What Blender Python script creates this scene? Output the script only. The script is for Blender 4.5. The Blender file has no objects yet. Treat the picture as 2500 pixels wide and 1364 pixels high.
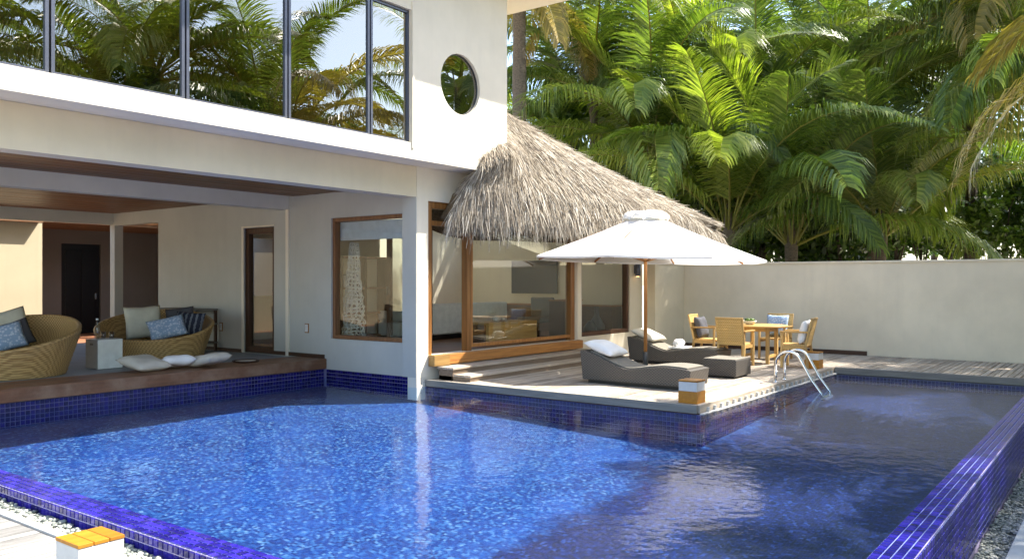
import bpy, bmesh, math, random
import numpy as np
from mathutils import Vector, Matrix
R = math.radians
random.seed(7); rng = np.random.default_rng(7)
sc = bpy.context.scene
col = sc.collection

# ---------------------------------------------------------------- camera, sky, sun, exposure
CAM_H = 1.70
cam = bpy.data.cameras.new('camera'); cam_o = bpy.data.objects.new('camera', cam); col.objects.link(cam_o)
cam.lens = 29.17; cam.sensor_width = 36.0; cam.shift_y = 0.002; cam.clip_start = 0.05; cam.clip_end = 1500
cam_o.location = (0, 0, CAM_H); cam_o.rotation_euler = (R(90), 0, -math.atan2(.8, .6))
sc.camera = cam_o
SUN_EL, SUN_AZ = R(52.5), math.atan2(.793, -.61)          # azimuth clockwise from +Y
w = bpy.data.worlds.new('World'); sc.world = w; w.use_nodes = True
wn = w.node_tree; wn.nodes.clear()
sky = wn.nodes.new('ShaderNodeTexSky'); sky.sky_type = 'NISHITA'; sky.sun_disc = False
sky.sun_elevation = SUN_EL; sky.sun_rotation = SUN_AZ; sky.air_density = 1.0; sky.dust_density = 1.4; sky.ozone_density = 1.1
bg = wn.nodes.new('ShaderNodeBackground'); bg.inputs[1].default_value = 0.15
wo = wn.nodes.new('ShaderNodeOutputWorld')
wn.links.new(sky.outputs[0], bg.inputs[0]); wn.links.new(bg.outputs[0], wo.inputs[0])
sl = bpy.data.lights.new('sun', 'SUN'); sl.energy = 4.0; sl.angle = R(.55); sl.color = (1, .95, .87)
so = bpy.data.objects.new('sun', sl); col.objects.link(so); so.location = (30, -20, 40)
Ld = Vector((-.793 * math.cos(SUN_EL), .61 * math.cos(SUN_EL), -math.sin(SUN_EL)))
so.rotation_euler = Ld.to_track_quat('-Z', 'Y').to_euler()
vs = sc.view_settings; vs.view_transform = 'Standard'; vs.look = 'None'; vs.gamma = 1; vs.exposure = 1.8
vs.use_curve_mapping = False
cy = sc.cycles; cy.max_bounces = 10; cy.diffuse_bounces = 4; cy.glossy_bounces = 5; cy.transmission_bounces = 6
cy.transparent_max_bounces = 24; cy.caustics_reflective = False; cy.caustics_refractive = False
cy.use_denoising = True; cy.sample_clamp_indirect = 6.0

# ---------------------------------------------------------------- pixel helpers (photo is 2500 x 1364)
FP, CXP, HYP = 2026., 1250., 687.
def onz(px, py, z):
    d = (CAM_H - z) * FP / (py - HYP); r = (px - CXP) / FP * d
    return (.8 * d + .6 * r, .6 * d - .8 * r)
def at_d(px, py, d):
    r = (px - CXP) / FP * d
    return (.8 * d + .6 * r, .6 * d - .8 * r, CAM_H + (HYP - py) / FP * d)
def proj(x, y, z):
    d = .8 * x + .6 * y; r = .6 * x - .8 * y
    if d < .3: return (-9999, -9999, d)
    return (CXP + FP * r / d, HYP + FP * (CAM_H - z) / d, d)

# ---------------------------------------------------------------- materials
MATS = {}
class NT:
    def __init__(s, name):
        s.m = bpy.data.materials.new(name); s.m.use_nodes = True; s.t = s.m.node_tree; s.t.nodes.clear()
        s.out = s.n('ShaderNodeOutputMaterial')
    def n(s, typ, **kw):
        x = s.t.nodes.new(typ)
        for k, v in kw.items():
            if k.startswith('i_'): x.inputs[k[2:].replace('_', ' ')].default_value = v
            else: setattr(x, k, v)
        return x
    def l(s, a, b): s.t.links.new(a, b)
    def coords(s, kind='Object', scale=(1, 1, 1)):
        tc = s.n('ShaderNodeTexCoord'); mp = s.n('ShaderNodeMapping'); mp.inputs['Scale'].default_value = scale
        s.l(tc.outputs[kind], mp.inputs['Vector']); return mp.outputs[0]
    def noise(s, vec, scale, detail=4, rough=.55, dim='3D'):
        x = s.n('ShaderNodeTexNoise'); x.inputs['Scale'].default_value = scale
        x.inputs['Detail'].default_value = detail; x.inputs['Roughness'].default_value = rough
        if vec is not None: s.l(vec, x.inputs['Vector'])
        return x.outputs['Fac']
    def ramp(s, fac, stops, interp='LINEAR'):
        x = s.n('ShaderNodeValToRGB'); x.color_ramp.interpolation = interp
        e = x.color_ramp.elements
        while len(e) < len(stops): e.new(.5)
        for i, (p, c) in enumerate(stops):
            e[i].position = p; e[i].color = (c[0], c[1], c[2], 1) if not isinstance(c, (int, float)) else (c, c, c, 1)
        s.l(fac, x.inputs[0]); return x.outputs[0]
    def mix(s, fac, a, b, mode='MIX'):
        x = s.n('ShaderNodeMix', data_type='RGBA', blend_type=mode)
        for sock, v in ((x.inputs[0], fac), (x.inputs[6], a), (x.inputs[7], b)):
            if isinstance(v, (int, float)): sock.default_value = v
            elif isinstance(v, tuple): sock.default_value = (v[0], v[1], v[2], 1)
            else: s.l(v, sock)
        return x.outputs[2]
    def math(s, op, a, b=None):
        x = s.n('ShaderNodeMath', operation=op)
        for i, v in enumerate((a, b)):
            if v is None: continue
            if isinstance(v, (int, float)): x.inputs[i].default_value = v
            else: s.l(v, x.inputs[i])
        return x.outputs[0]
    def bump(s, h, strength=.3, dist=.01):
        x = s.n('ShaderNodeBump'); x.inputs['Strength'].default_value = strength; x.inputs['Distance'].default_value = dist
        s.l(h, x.inputs['Height']); return x.outputs[0]
    def pbr(s, color, rough=.6, bump=None, spec=.4, metal=0., coat=0.):
        p = s.n('ShaderNodeBsdfPrincipled')
        for sock, v in ((p.inputs['Base Color'], color), (p.inputs['Roughness'], rough)):
            if isinstance(v, (int, float)): sock.default_value = v
            elif isinstance(v, tuple): sock.default_value = (v[0], v[1], v[2], 1)
            else: s.l(v, sock)
        p.inputs['Specular IOR Level'].default_value = spec; p.inputs['Metallic'].default_value = metal
        p.inputs['Coat Weight'].default_value = coat
        if bump is not None: s.l(bump, p.inputs['Normal'])
        s.l(p.outputs[0], s.out.inputs[0]); return p
def sv(c, k): return tuple(min(1, x * k) for x in c)

def m_plaster(name, c, var=.1):
    t = NT(name); v = t.coords('Object')
    a = t.noise(v, .9, 5, .6); b = t.noise(v, 22, 4, .6)
    stretch = t.coords('Object', (3.2, 3.2, .35)); st = t.noise(stretch, 1.6, 4, .6)
    cc = t.ramp(a, [(.3, sv(c, 1 - var)), (.7, sv(c, 1 + var * .4))])
    cc = t.mix(t.ramp(st, [(.52, 0.), (.8, .35)]), cc, sv(c, .84))
    t.pbr(cc, .85, t.bump(b, .12, .004), .25); MATS[name] = t.m
def m_wood(name, c1, c2, axis=0, rough=.55, grain=1., spec=.35, weather=None):
    t = NT(name); s = [14., 14., 14.]; s[axis] = .9
    oi = t.n('ShaderNodeObjectInfo'); tc = t.n('ShaderNodeTexCoord')
    add = t.n('ShaderNodeVectorMath', operation='ADD'); mul = t.n('ShaderNodeMath', operation='MULTIPLY'); mul.inputs[1].default_value = 37.
    t.l(oi.outputs['Random'], mul.inputs[0]); t.l(tc.outputs['Object'], add.inputs[0]); t.l(mul.outputs[0], add.inputs[1])
    mp = t.n('ShaderNodeMapping'); mp.inputs['Scale'].default_value = s; t.l(add.outputs[0], mp.inputs[0])
    g = t.noise(mp.outputs[0], 1.6 * grain, 7, .62)
    cc = t.ramp(g, [(.28, c2), (.5, tuple((a + b) / 2 for a, b in zip(c1, c2))), (.72, c1)])
    br = t.ramp(oi.outputs['Random'], [(0., .62), (1., 1.2)])
    cc = t.mix(1., cc, br, 'MULTIPLY')
    if weather:
        wv = t.noise(add.outputs[0], 2.2, 5, .65)
        cc = t.mix(t.ramp(wv, [(.45, 0.), (.7, .8)]), cc, weather)
    t.pbr(cc, rough, t.bump(g, .35, .004), spec); MATS[name] = t.m
def m_plain(name, c, rough=.5, spec=.4, metal=0., var=.08, scale=9., bumps=.0, coat=0.):
    t = NT(name); v = t.coords('Object'); a = t.noise(v, scale, 4)
    cc = t.ramp(a, [(.3, sv(c, 1 - var)), (.7, sv(c, 1 + var))])
    t.pbr(cc, rough, t.bump(a, bumps, .005) if bumps else None, spec, metal, coat); MATS[name] = t.m
def m_fabric(name, c, c2=None, pattern=None):
    t = NT(name); v = t.coords('Object'); a = t.noise(v, 6, 4)
    wv = t.n('ShaderNodeTexWave'); wv.inputs['Scale'].default_value = 60; wv.inputs['Distortion'].default_value = 2; t.l(v, wv.inputs[0])
    cc = t.ramp(a, [(.3, sv(c, .9)), (.7, sv(c, 1.04))])
    if pattern == 'blotch':
        vo = t.n('ShaderNodeTexVoronoi'); vo.inputs['Scale'].default_value = 26; t.l(v, vo.inputs['Vector'])
        cc = t.mix(t.ramp(vo.outputs['Distance'], [(.3, 0.), (.5, 1.)]), cc, c2)
    if pattern == 'stripe':
        w2 = t.n('ShaderNodeTexWave'); w2.inputs['Scale'].default_value = 3.4; w2.inputs['Distortion'].default_value = 1.5; w2.inputs['Detail Scale'].default_value = 8; t.l(v, w2.inputs[0])
        cc = t.mix(t.ramp(w2.outputs[1], [(.62, 0.), (.85, .9)]), cc, c2)
    t.pbr(cc, .95, t.bump(wv.outputs[1], .12, .002), .1); MATS[name] = t.m
def m_weave(name, c1, c2, sx=46., sz=46., rough=.5):
    """woven cane: over / under checker relief in object space"""
    t = NT(name); tc = t.n('ShaderNodeTexCoord'); sep = t.n('ShaderNodeSeparateXYZ'); t.l(tc.outputs['Object'], sep.inputs[0])
    u = t.math('ADD', sep.outputs[0], sep.outputs[1])
    su = t.math('SINE', t.math('MULTIPLY', u, sx * 2.)); szz = t.math('SINE', t.math('MULTIPLY', sep.outputs[2], sz * 2.))
    pr = t.math('MULTIPLY', su, szz); n = t.noise(tc.outputs['Object'], 7, 5)
    h = t.math('ADD', t.math('MULTIPLY', pr, .5), .5)
    cc = t.ramp(h, [(.15, c2), (.7, c1)])
    cc = t.mix(t.ramp(n, [(.35, 0.), (.75, .6)]), cc, sv(c1, .72))
    t.pbr(cc, rough, t.bump(h, .5, .006), .4); MATS[name] = t.m
def m_glass(name, tint, extra=0., rough=.0, gain=1.0):
    t = NT(name); fr = t.n('ShaderNodeFresnel'); fr.inputs[0].default_value = 1.5
    tr = t.n('ShaderNodeBsdfTransparent'); tr.inputs[0].default_value = (*tint, 1)
    gl = t.n('ShaderNodeBsdfAnisotropic'); gl.inputs['Roughness'].default_value = rough; gl.inputs[0].default_value = (.97, .95, .88, 1)
    nz = t.noise(t.coords('Object'), .55, 2); bp = t.bump(nz, .06, .02); t.l(bp, gl.inputs['Normal'])
    ge = t.n('ShaderNodeNewGeometry'); fo = t.math('SUBTRACT', 1., ge.outputs['Backfacing'])
    f = t.math('MULTIPLY', t.math('ADD', t.math('MULTIPLY', fr.outputs[0], gain), extra), fo)
    mx = t.n('ShaderNodeMixShader'); t.l(f, mx.inputs[0]); t.l(tr.outputs[0], mx.inputs[1]); t.l(gl.outputs[0], mx.inputs[2])
    t.l(mx.outputs[0], t.out.inputs[0]); MATS[name] = t.m
def m_leaf(name, c1, c2, c3, trans=.35):
    t = NT(name); g = t.n('ShaderNodeNewGeometry'); oi = t.n('ShaderNodeObjectInfo')
    r = t.math('ADD', t.math('MULTIPLY', g.outputs['Random Per Island'], .55), t.math('MULTIPLY', oi.outputs['Random'], .45))
    cc = t.ramp(r, [(.15, c1), (.5, c2), (.9, c3)])
    p = t.n('ShaderNodeBsdfPrincipled'); t.l(cc, p.inputs['Base Color']); p.inputs['Roughness'].default_value = .38
    p.inputs['Specular IOR Level'].default_value = .55
    tl = t.n('ShaderNodeBsdfTranslucent'); t.l(t.mix(1., cc, (1.1, 1.3, .42), 'MULTIPLY'), tl.inputs[0])
    mx = t.n('ShaderNodeMixShader'); mx.inputs[0].default_value = trans
    t.l(p.outputs[0], mx.inputs[1]); t.l(tl.outputs[0], mx.inputs[2]); t.l(mx.outputs[0], t.out.inputs[0]); MATS[name] = t.m

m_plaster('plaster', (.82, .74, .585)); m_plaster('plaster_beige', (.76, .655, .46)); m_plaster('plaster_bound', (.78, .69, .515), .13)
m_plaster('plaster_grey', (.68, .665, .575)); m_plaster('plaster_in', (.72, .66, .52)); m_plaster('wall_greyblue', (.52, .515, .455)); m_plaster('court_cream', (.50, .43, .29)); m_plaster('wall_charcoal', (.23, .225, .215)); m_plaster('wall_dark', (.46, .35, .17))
m_wood('teak', (.46, .21, .055), (.22, .085, .022), 2, .42); m_wood('teak_x', (.48, .22, .055), (.24, .09, .025), 0, .42)
m_wood('teak_y', (.40, .18, .05), (.2, .08, .022), 1, .42)
m_wood('teak_pale', (.66, .44, .17), (.46, .27, .085), 2, .5); m_wood('teak_pale_x', (.62, .39, .13), (.40, .21, .06), 0, .5)
m_wood('dark_teak_x', (.34, .16, .08), (.17, .075, .036), 0, .5, weather=(.28, .19, .125)); m_wood('dark_teak_y', (.10, .05, .028), (.05, .025, .015), 1, .5)
m_wood('teak_mid', (.27, .125, .05), (.14, .06, .024), 2, .45)
m_wood('dark_teak', (.13, .062, .032), (.06, .03, .017), 2, .5)
m_wood('deck', (.54, .46, .365), (.28, .22, .16), 0, .75, 1.3, .2, weather=(.44, .39, .325))
m_wood('deck_pale', (.37, .36, .335), (.20, .19, .175), 0, .75, 1.3, .2, weather=(.31, .30, .28))
m_wood('deck_y', (.25, .235, .20), (.15, .14, .12), 1, .75, 1.3, .2)
m_wood('step', (.34, .25, .175), (.20, .145, .10), 0, .65)
m_wood('ceiling_wood', (.27, .115, .035), (.15, .062, .02), 0, .42)
m_wood('eave_wood', (.34, .19, .1), (.22, .11, .05), 0, .5)
m_plain('stone_floor', (.27, .30, .32), .55, .4, 0, .12, 3.); m_plain('red_floor', (.34, .15, .08), .5)
m_plain('stone', (.52, .50, .46), .8, .2, 0, .14, 7., .3); m_plain('sand', (.46, .40, .31), .95, .1, 0, .2, 1.5, .3)
m_plain('dark_metal', (.045, .047, .05), .35, .5); m_plain('alu', (.12, .13, .165), .32, .5, .5, .04)
m_plain('steel', (.72, .72, .70), .18, .5, 1., .03); m_plain('black', (.012, .012, .012), .35)
m_plain('black_door', (.010, .009, .010), .3); m_plain('white_box', (.82, .85, .80), .55); m_plain('box_side', (.35, .34, .31), .6)
m_plain('lantern_white', (.62, .605, .57), .5); m_plain('sofa', (.80, .79, .74), .9, .1); m_plain('grout', (.46, .41, .62), .7, .2); m_plain('grout_shaded', (.17, .165, .29), .7, .2)  # last one: same grout, inner walls' shade and water dimming put into the colour
m_wood('lantern_wood', (.47, .20, .018), (.34, .135, .01), 0, .45)
m_plain('tv', (.028, .032, .035), .25); m_plain('vase', (.035, .038, .042), .35); m_plain('lattice', (.75, .73, .66), .6)
m_plain('blind', (.55, .6, .68), .7); m_plain('concrete', (.42, .43, .42), .85, .2, 0, .12, 5, .3)
m_fabric('cush_white', (.84, .83, .80)); m_fabric('cush_cream', (.64, .60, .50)); m_fabric('cush_sage', (.68, .67, .54))
m_fabric('cush_blue', (.62, .70, .80), (.32, .44, .60), 'blotch'); m_fabric('cush_navy', (.035, .04, .06), (.2, .22, .25), 'stripe')
m_fabric('cush_dark', (.10, .10, .11)); m_fabric('mattress', (.22, .20, .165)); 
m_weave('wicker_dark', (.118, .104, .089), (.018, .016, .014), 60, 78, .42)
m_weave('wicker_tan', (.60, .40, .16), (.27, .15, .05), 60, 60); m_weave('wicker_yellow', (.68, .45, .16), (.42, .24, .07), 80, 80)
m_glass('glass', (.94, .96, .94), .04, .0, 1.2); m_glass('glass_up', (.6, .56, .38), .22, .0, 1.15); m_glass('bottle_glass', (.78, .8, .85), .1)
m_leaf('frond_green', (.062, .105, .020), (.155, .215, .038), (.33, .37, .09), .42); m_leaf('frond_lime', (.13, .18, .026), (.26, .31, .044), (.47, .47, .12), .44)
m_leaf('frond_gold', (.20, .16, .04), (.36, .26, .07), (.52, .37, .13), .42); m_leaf('frond_olive', (.08, .12, .03), (.18, .22, .055), (.36, .35, .12), .42)
m_leaf('leaf_dark', (.018, .042, .008), (.045, .09, .014), (.11, .17, .025), .3); m_leaf('leaf_mid', (.03, .075, .01), (.075, .15, .02), (.16, .24, .03))
m_wood('rachis', (.30, .27, .055), (.19, .18, .035), 0, .5); m_wood('bark', (.24, .19, .14), (.10, .075, .055), 0, .9)
m_wood('bark_dark', (.10, .075, .055), (.035, .027, .02), 0, .9)

def m_canopy():
    t = NT('canopy'); v = t.coords('Object'); a = t.noise(v, 3, 4); cc = t.ramp(a, [(.3, (.86, .85, .82)), (.7, (.92, .91, .89))])
    d = t.n('ShaderNodeBsdfDiffuse'); tl_ = t.n('ShaderNodeBsdfTranslucent'); t.l(cc, d.inputs[0]); t.l(cc, tl_.inputs[0])
    mx = t.n('ShaderNodeMixShader'); mx.inputs[0].default_value = .38; t.l(d.outputs[0], mx.inputs[1]); t.l(tl_.outputs[0], mx.inputs[2]); t.l(mx.outputs[0], t.out.inputs[0]); MATS['canopy'] = t.m
m_canopy()
def m_thatch():
    t = NT('thatch'); g = t.n('ShaderNodeNewGeometry'); v = t.coords('Object'); n = t.noise(v, .8, 4)
    cc = t.ramp(g.outputs['Random Per Island'], [(.04, (.06, .045, .031)), (.35, (.24, .19, .132)), (.7, (.455, .385, .285)), (1., (.74, .67, .55))])
    cc = t.mix(t.ramp(n, [(.4, 0.), (.7, .55)]), cc, (.235, .20, .16)); t.pbr(cc, .85, None, .15); MATS['thatch'] = t.m
    t = NT('thatch_base'); n = t.noise(t.coords('Object', (9, 9, 2.2)), 3, 6, .7)
    t.pbr(t.ramp(n, [(.3, (.06, .042, .025)), (.7, (.25, .19, .12))]), .95, t.bump(n, .8, .03), .1); MATS['thatch_base'] = t.m
m_thatch()
def m_tile(name, obj_random, k=1.):
    t = NT(name); g = t.n('ShaderNodeNewGeometry')
    if obj_random: r = t.n('ShaderNodeObjectInfo').outputs['Random']
    else: r = g.outputs['Random Per Island']
    cc = t.ramp(r, [(.05, sv((.011, .008, .13), k)), (.5, sv((.020, .014, .23), k)), (.95, sv((.038, .025, .36), k))])
    n = t.noise(g.outputs['Position'], 3., 5, .65)
    cc = t.mix(t.ramp(n, [(.55, 0.), (.8, .4)]), cc, (.14, .11, .24))       # mineral bloom on the glaze
    t.pbr(cc, .16, t.bump(t.noise(g.outputs['Position'], 16, 2), .1, .004), .5); MATS[name] = t.m
m_tile('tile', True); m_tile('tile_f', False); m_tile('tile_shaded', False, .42)  # third: same tile darkened, painting in the shade of lounge and underwater walls
def m_poolfloor(name, dark):
    t = NT(name); g = t.n('ShaderNodeNewGeometry')
    wob = t.n('ShaderNodeTexNoise'); wob.inputs['Scale'].default_value = 5.; t.l(g.outputs['Position'], wob.inputs['Vector'])
    ws = t.n('ShaderNodeVectorMath', operation='SCALE'); ws.inputs['Scale'].default_value = .09; t.l(wob.outputs['Color'], ws.inputs[0])
    wa = t.n('ShaderNodeVectorMath', operation='ADD'); t.l(g.outputs['Position'], wa.inputs[0]); t.l(ws.outputs[0], wa.inputs[1])
    sc_ = t.n('ShaderNodeVectorMath', operation='SCALE'); sc_.inputs['Scale'].default_value = 1 / .03; t.l(wa.outputs[0], sc_.inputs[0])
    fl = t.n('ShaderNodeVectorMath', operation='FLOOR'); t.l(sc_.outputs[0], fl.inputs[0])
    wn_ = t.n('ShaderNodeTexWhiteNoise', noise_dimensions='3D'); t.l(fl.outputs[0], wn_.inputs['Vector'])
    if True: cd = t.ramp(wn_.outputs['Value'], [(0., (.0015, .002, .022)), (.5, (.003, .005, .05)), (.9, (.007, .015, .10)), (1., (.025, .055, .19))])  # lap lane palette: its shade and water depth painted as darker tiles
    cc = t.ramp(wn_.outputs['Value'], [(0., (.004, .014, .085)), (.35, (.007, .028, .135)), (.68, (.015, .058, .185)), (.88, (.038, .11, .235)), (1., (.13, .215, .31))])
    n = t.noise(g.outputs['Position'], 1.3, 4, .6)
    sy = t.n('ShaderNodeSeparateXYZ'); t.l(g.outputs['Position'], sy.inputs[0])
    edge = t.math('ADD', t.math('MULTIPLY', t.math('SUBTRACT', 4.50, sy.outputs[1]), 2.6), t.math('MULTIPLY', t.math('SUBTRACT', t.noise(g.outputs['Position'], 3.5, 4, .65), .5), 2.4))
    lap_shade = t.ramp(edge, [(.0, 0.), (1., 1.)], 'EASE')  # wavy border where the painted lap lane shade begins
    cc = t.mix(t.ramp(n, [(.4, 0.), (.75, .4)]), cc, (.02, .08, .30))  # broad caustic-like brightening painted into the tile colour
    cc = t.mix(lap_shade, cc, cd)
    fr = t.n('ShaderNodeVectorMath', operation='FRACTION'); t.l(sc_.outputs[0], fr.inputs[0])
    sp = t.n('ShaderNodeSeparateXYZ'); t.l(fr.outputs[0], sp.inputs[0])
    gm = t.math('MAXIMUM', t.math('LESS_THAN', sp.outputs[0], .07), t.math('LESS_THAN', sp.outputs[1], .07))
    cc = t.mix(t.math('MULTIPLY', gm, .15), cc, (.22, .32, .52))
    t.pbr(cc, .5, None, .3); MATS[name] = t.m
m_poolfloor('mosaic_floor', False); m_poolfloor('mosaic_lap_shade', True)
def m_water():
    t = NT('water'); g = t.n('ShaderNodeNewGeometry')
    mp = t.n('ShaderNodeMapping'); mp.inputs['Scale'].default_value = (1, 1.0, 1); t.l(g.outputs['Position'], mp.inputs[0])
    n1 = t.noise(mp.outputs[0], 9., 3, .5); n2 = t.noise(mp.outputs[0], 2.2, 2, .5)
    h = t.math('ADD', t.math('MULTIPLY', n1, .35), t.math('MULTIPLY', n2, .65))
    bp = t.bump(h, .16, .05)
    fr = t.n('ShaderNodeFresnel'); fr.inputs[0].default_value = 1.33; t.l(bp, fr.inputs['Normal'])
    tr = t.n('ShaderNodeBsdfTransparent'); tr.inputs[0].default_value = (.74, .86, .97, 1)
    gl = t.n('ShaderNodeBsdfAnisotropic'); gl.inputs['Roughness'].default_value = .03; gl.inputs[0].default_value = (1, 1, 1, 1); t.l(bp, gl.inputs['Normal'])
    mx = t.n('ShaderNodeMixShader'); t.l(t.math('MULTIPLY', fr.outputs[0], t.math('SUBTRACT', .52, t.math('MULTIPLY', g.outputs['Backfacing'], .52))), mx.inputs[0]); t.l(tr.outputs[0], mx.inputs[1]); t.l(gl.outputs[0], mx.inputs[2])
    t.l(mx.outputs[0], t.out.inputs[0]); MATS['water'] = t.m
m_water()
def m_pebble():
    t = NT('pebble'); g = t.n('ShaderNodeNewGeometry')
    cc = t.ramp(g.outputs['Random Per Island'], [(0., (.10, .115, .10)), (.4, (.27, .29, .25)), (.8, (.48, .48, .41)), (1., (.66, .64, .57))])
    t.pbr(cc, .6, None, .35); MATS['pebble'] = t.m
m_pebble()
def m_glow():
    t = NT('lamp_glow'); e = t.n('ShaderNodeEmission'); e.inputs[0].default_value = (1, .62, .25, 1); e.inputs[1].default_value = 1.6
    t.l(e.outputs[0], t.out.inputs[0]); MATS['lamp_glow'] = t.m
m_glow()

# ---------------------------------------------------------------- mesh helpers
class MB:
    def __init__(s): s.v = []; s.f = []; s.smooth = False
    def add(s, vs_, fs_):
        b = len(s.v); s.v.extend(tuple(p) for p in vs_); s.f.extend(tuple(b + i for i in f) for f in fs_); return s
    def box(s, a, b):
        x0, y0, z0 = a; x1, y1, z1 = b
        return s.add([(x0, y0, z0), (x1, y0, z0), (x1, y1, z0), (x0, y1, z0), (x0, y0, z1), (x1, y0, z1), (x1, y1, z1), (x0, y1, z1)],
                     [(0, 3, 2, 1), (4, 5, 6, 7), (0, 1, 5, 4), (1, 2, 6, 5), (2, 3, 7, 6), (3, 0, 4, 7)])
    def bar(s, p, q, wx, wz=None, up=(0, 0, 1)):
        wz = wz or wx; p = Vector(p); q = Vector(q); t = (q - p).normalized(); u = Vector(up)
        if abs(t.dot(u)) > .95: u = Vector((1, 0, 0))
        a = t.cross(u).normalized(); b = a.cross(t).normalized(); vs_ = []
        for c in (p, q):
            for sx, sz in ((-1, -1), (1, -1), (1, 1), (-1, 1)): vs_.append(c + a * sx * wx / 2 + b * sz * wz / 2)
        return s.add(vs_, [(0, 1, 2, 3), (7, 6, 5, 4), (0, 4, 5, 1), (1, 5, 6, 2), (2, 6, 7, 3), (3, 7, 4, 0)])
    def tube(s, pts, rads, n=10, cap=True):
        pts = [Vector(p) for p in pts]
        if isinstance(rads, (int, float)): rads = [rads] * len(pts)
        vs_, fs_ = [], []; ref = Vector((0, 0, 1)); prev = None
        for i, p in enumerate(pts):
            t = (pts[min(i + 1, len(pts) - 1)] - pts[max(i - 1, 0)]).normalized()
            if prev is None:
                a = t.cross(ref if abs(t.z) < .9 else Vector((1, 0, 0))).normalized()
            else:
                a = (prev - t * prev.dot(t)).normalized()
            prev = a; b = t.cross(a)
            for k in range(n):
                an = 2 * math.pi * k / n; vs_.append(p + (a * math.cos(an) + b * math.sin(an)) * rads[i])
        for i in range(len(pts) - 1):
            for k in range(n):
                k2 = (k + 1) % n; fs_.append((i * n + k, i * n + k2, (i + 1) * n + k2, (i + 1) * n + k))
        if cap:
            fs_.append(tuple(range(n))[::-1]); fs_.append(tuple((len(pts) - 1) * n + k for k in range(n)))
        return s.add(vs_, fs_)
    def lathe(s, prof, c=(0, 0, 0), n=24):
        vs_, fs_ = [], []
        for r, z in prof:
            for k in range(n):
                an = 2 * math.pi * k / n; vs_.append((c[0] + r * math.cos(an), c[1] + r * math.sin(an), c[2] + z))
        for i in range(len(prof) - 1):
            for k in range(n):
                k2 = (k + 1) % n; fs_.append((i * n + k, i * n + k2, (i + 1) * n + k2, (i + 1) * n + k))
        fs_.append(tuple(range(n))[::-1]); fs_.append(tuple((len(prof) - 1) * n + k for k in range(n)))
        return s.add(vs_, fs_)
    def mesh(s, name, mat, smooth=False):
        me = bpy.data.meshes.new(name); me.from_pydata(s.v, [], s.f)
        if mat: me.materials.append(MATS[mat])
        if smooth: me.polygons.foreach_set('use_smooth', [True] * len(me.polygons))
        me.update(); return me
    def build(s, name, mat, parent=None, smooth=False, bevel=0., off=None):
        """off: world position of the parent chain, subtracted from the vertices"""
        if off is not None: s.v = [(x - off[0], y - off[1], z - off[2]) for x, y, z in s.v]
        o = bpy.data.objects.new(name, s.mesh(name, mat, smooth)); col.objects.link(o)
        if parent is not None: o.parent = parent
        if bevel: bev(o, bevel)
        return o
def bev(o, wd, seg=2):
    m = o.modifiers.new('bevel', 'BEVEL'); m.width = wd; m.segments = seg; m.limit_method = 'ANGLE'; m.angle_limit = R(40)
def tag(o, label=None, cat=None, group=None, kind=None):
    if label: o['label'] = label
    if cat: o['category'] = cat
    if group: o['group'] = group
    if kind: o['kind'] = kind
    return o
def empty(name, loc=(0, 0, 0), rz=0.):
    o = bpy.data.objects.new(name, None); col.objects.link(o); o.location = loc; o.rotation_euler = (0, 0, rz); o.empty_display_size = .1; return o
def link_mesh(name, me, parent=None, loc=None, rot=None, scale=None):
    o = bpy.data.objects.new(name, me); col.objects.link(o)
    if parent is not None: o.parent = parent
    if loc is not None: o.location = loc
    if rot is not None: o.rotation_euler = rot
    if scale is not None: o.scale = (scale,) * 3 if isinstance(scale, (int, float)) else scale
    return o
def copy_tree(o, parent=None):
    c = o.copy(); col.objects.link(c); c.parent = parent
    for ch in list(o.children): copy_tree(ch, c)
    return c
def wall_cells(plane, a0, a1, z0, z1, t0, t1, holes):
    """wall slab in plane 'Y' (runs along X) or 'X' (runs along Y), thickness t0..t1, rectangular holes (a0,a1,z0,z1)"""
    us = sorted({a0, a1, *[h[0] for h in holes], *[h[1] for h in holes]}); us = [u for u in us if a0 <= u <= a1]
    zs = sorted({z0, z1, *[h[2] for h in holes], *[h[3] for h in holes]}); zs = [z for z in zs if z0 <= z <= z1]
    def solid(i, j):
        if i < 0 or j < 0 or i >= len(us) - 1 or j >= len(zs) - 1: return False
        u = (us[i] + us[i + 1]) / 2; z = (zs[j] + zs[j + 1]) / 2
        return not any(h[0] < u < h[1] and h[2] < z < h[3] for h in holes)
    P = (lambda u, t, z: (u, t, z)) if plane == 'Y' else (lambda u, t, z: (t, u, z))
    m = MB()
    for i in range(len(us) - 1):
        for j in range(len(zs) - 1):
            if not solid(i, j): continue
            u0, u1, c0, c1 = us[i], us[i + 1], zs[j], zs[j + 1]
            m.add([P(u0, t0, c0), P(u1, t0, c0), P(u1, t0, c1), P(u0, t0, c1)], [(0, 1, 2, 3)])
            m.add([P(u0, t1, c0), P(u1, t1, c0), P(u1, t1, c1), P(u0, t1, c1)], [(3, 2, 1, 0)])
            if not solid(i - 1, j): m.add([P(u0, t0, c0), P(u0, t1, c0), P(u0, t1, c1), P(u0, t0, c1)], [(0, 3, 2, 1)])
            if not solid(i + 1, j): m.add([P(u1, t0, c0), P(u1, t1, c0), P(u1, t1, c1), P(u1, t0, c1)], [(0, 1, 2, 3)])
            if not solid(i, j - 1): m.add([P(u0, t0, c0), P(u1, t0, c0), P(u1, t1, c0), P(u0, t1, c0)], [(3, 2, 1, 0)])
            if not solid(i, j + 1): m.add([P(u0, t0, c1), P(u1, t0, c1), P(u1, t1, c1), P(u0, t1, c1)], [(0, 1, 2, 3)])
    return m

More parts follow.
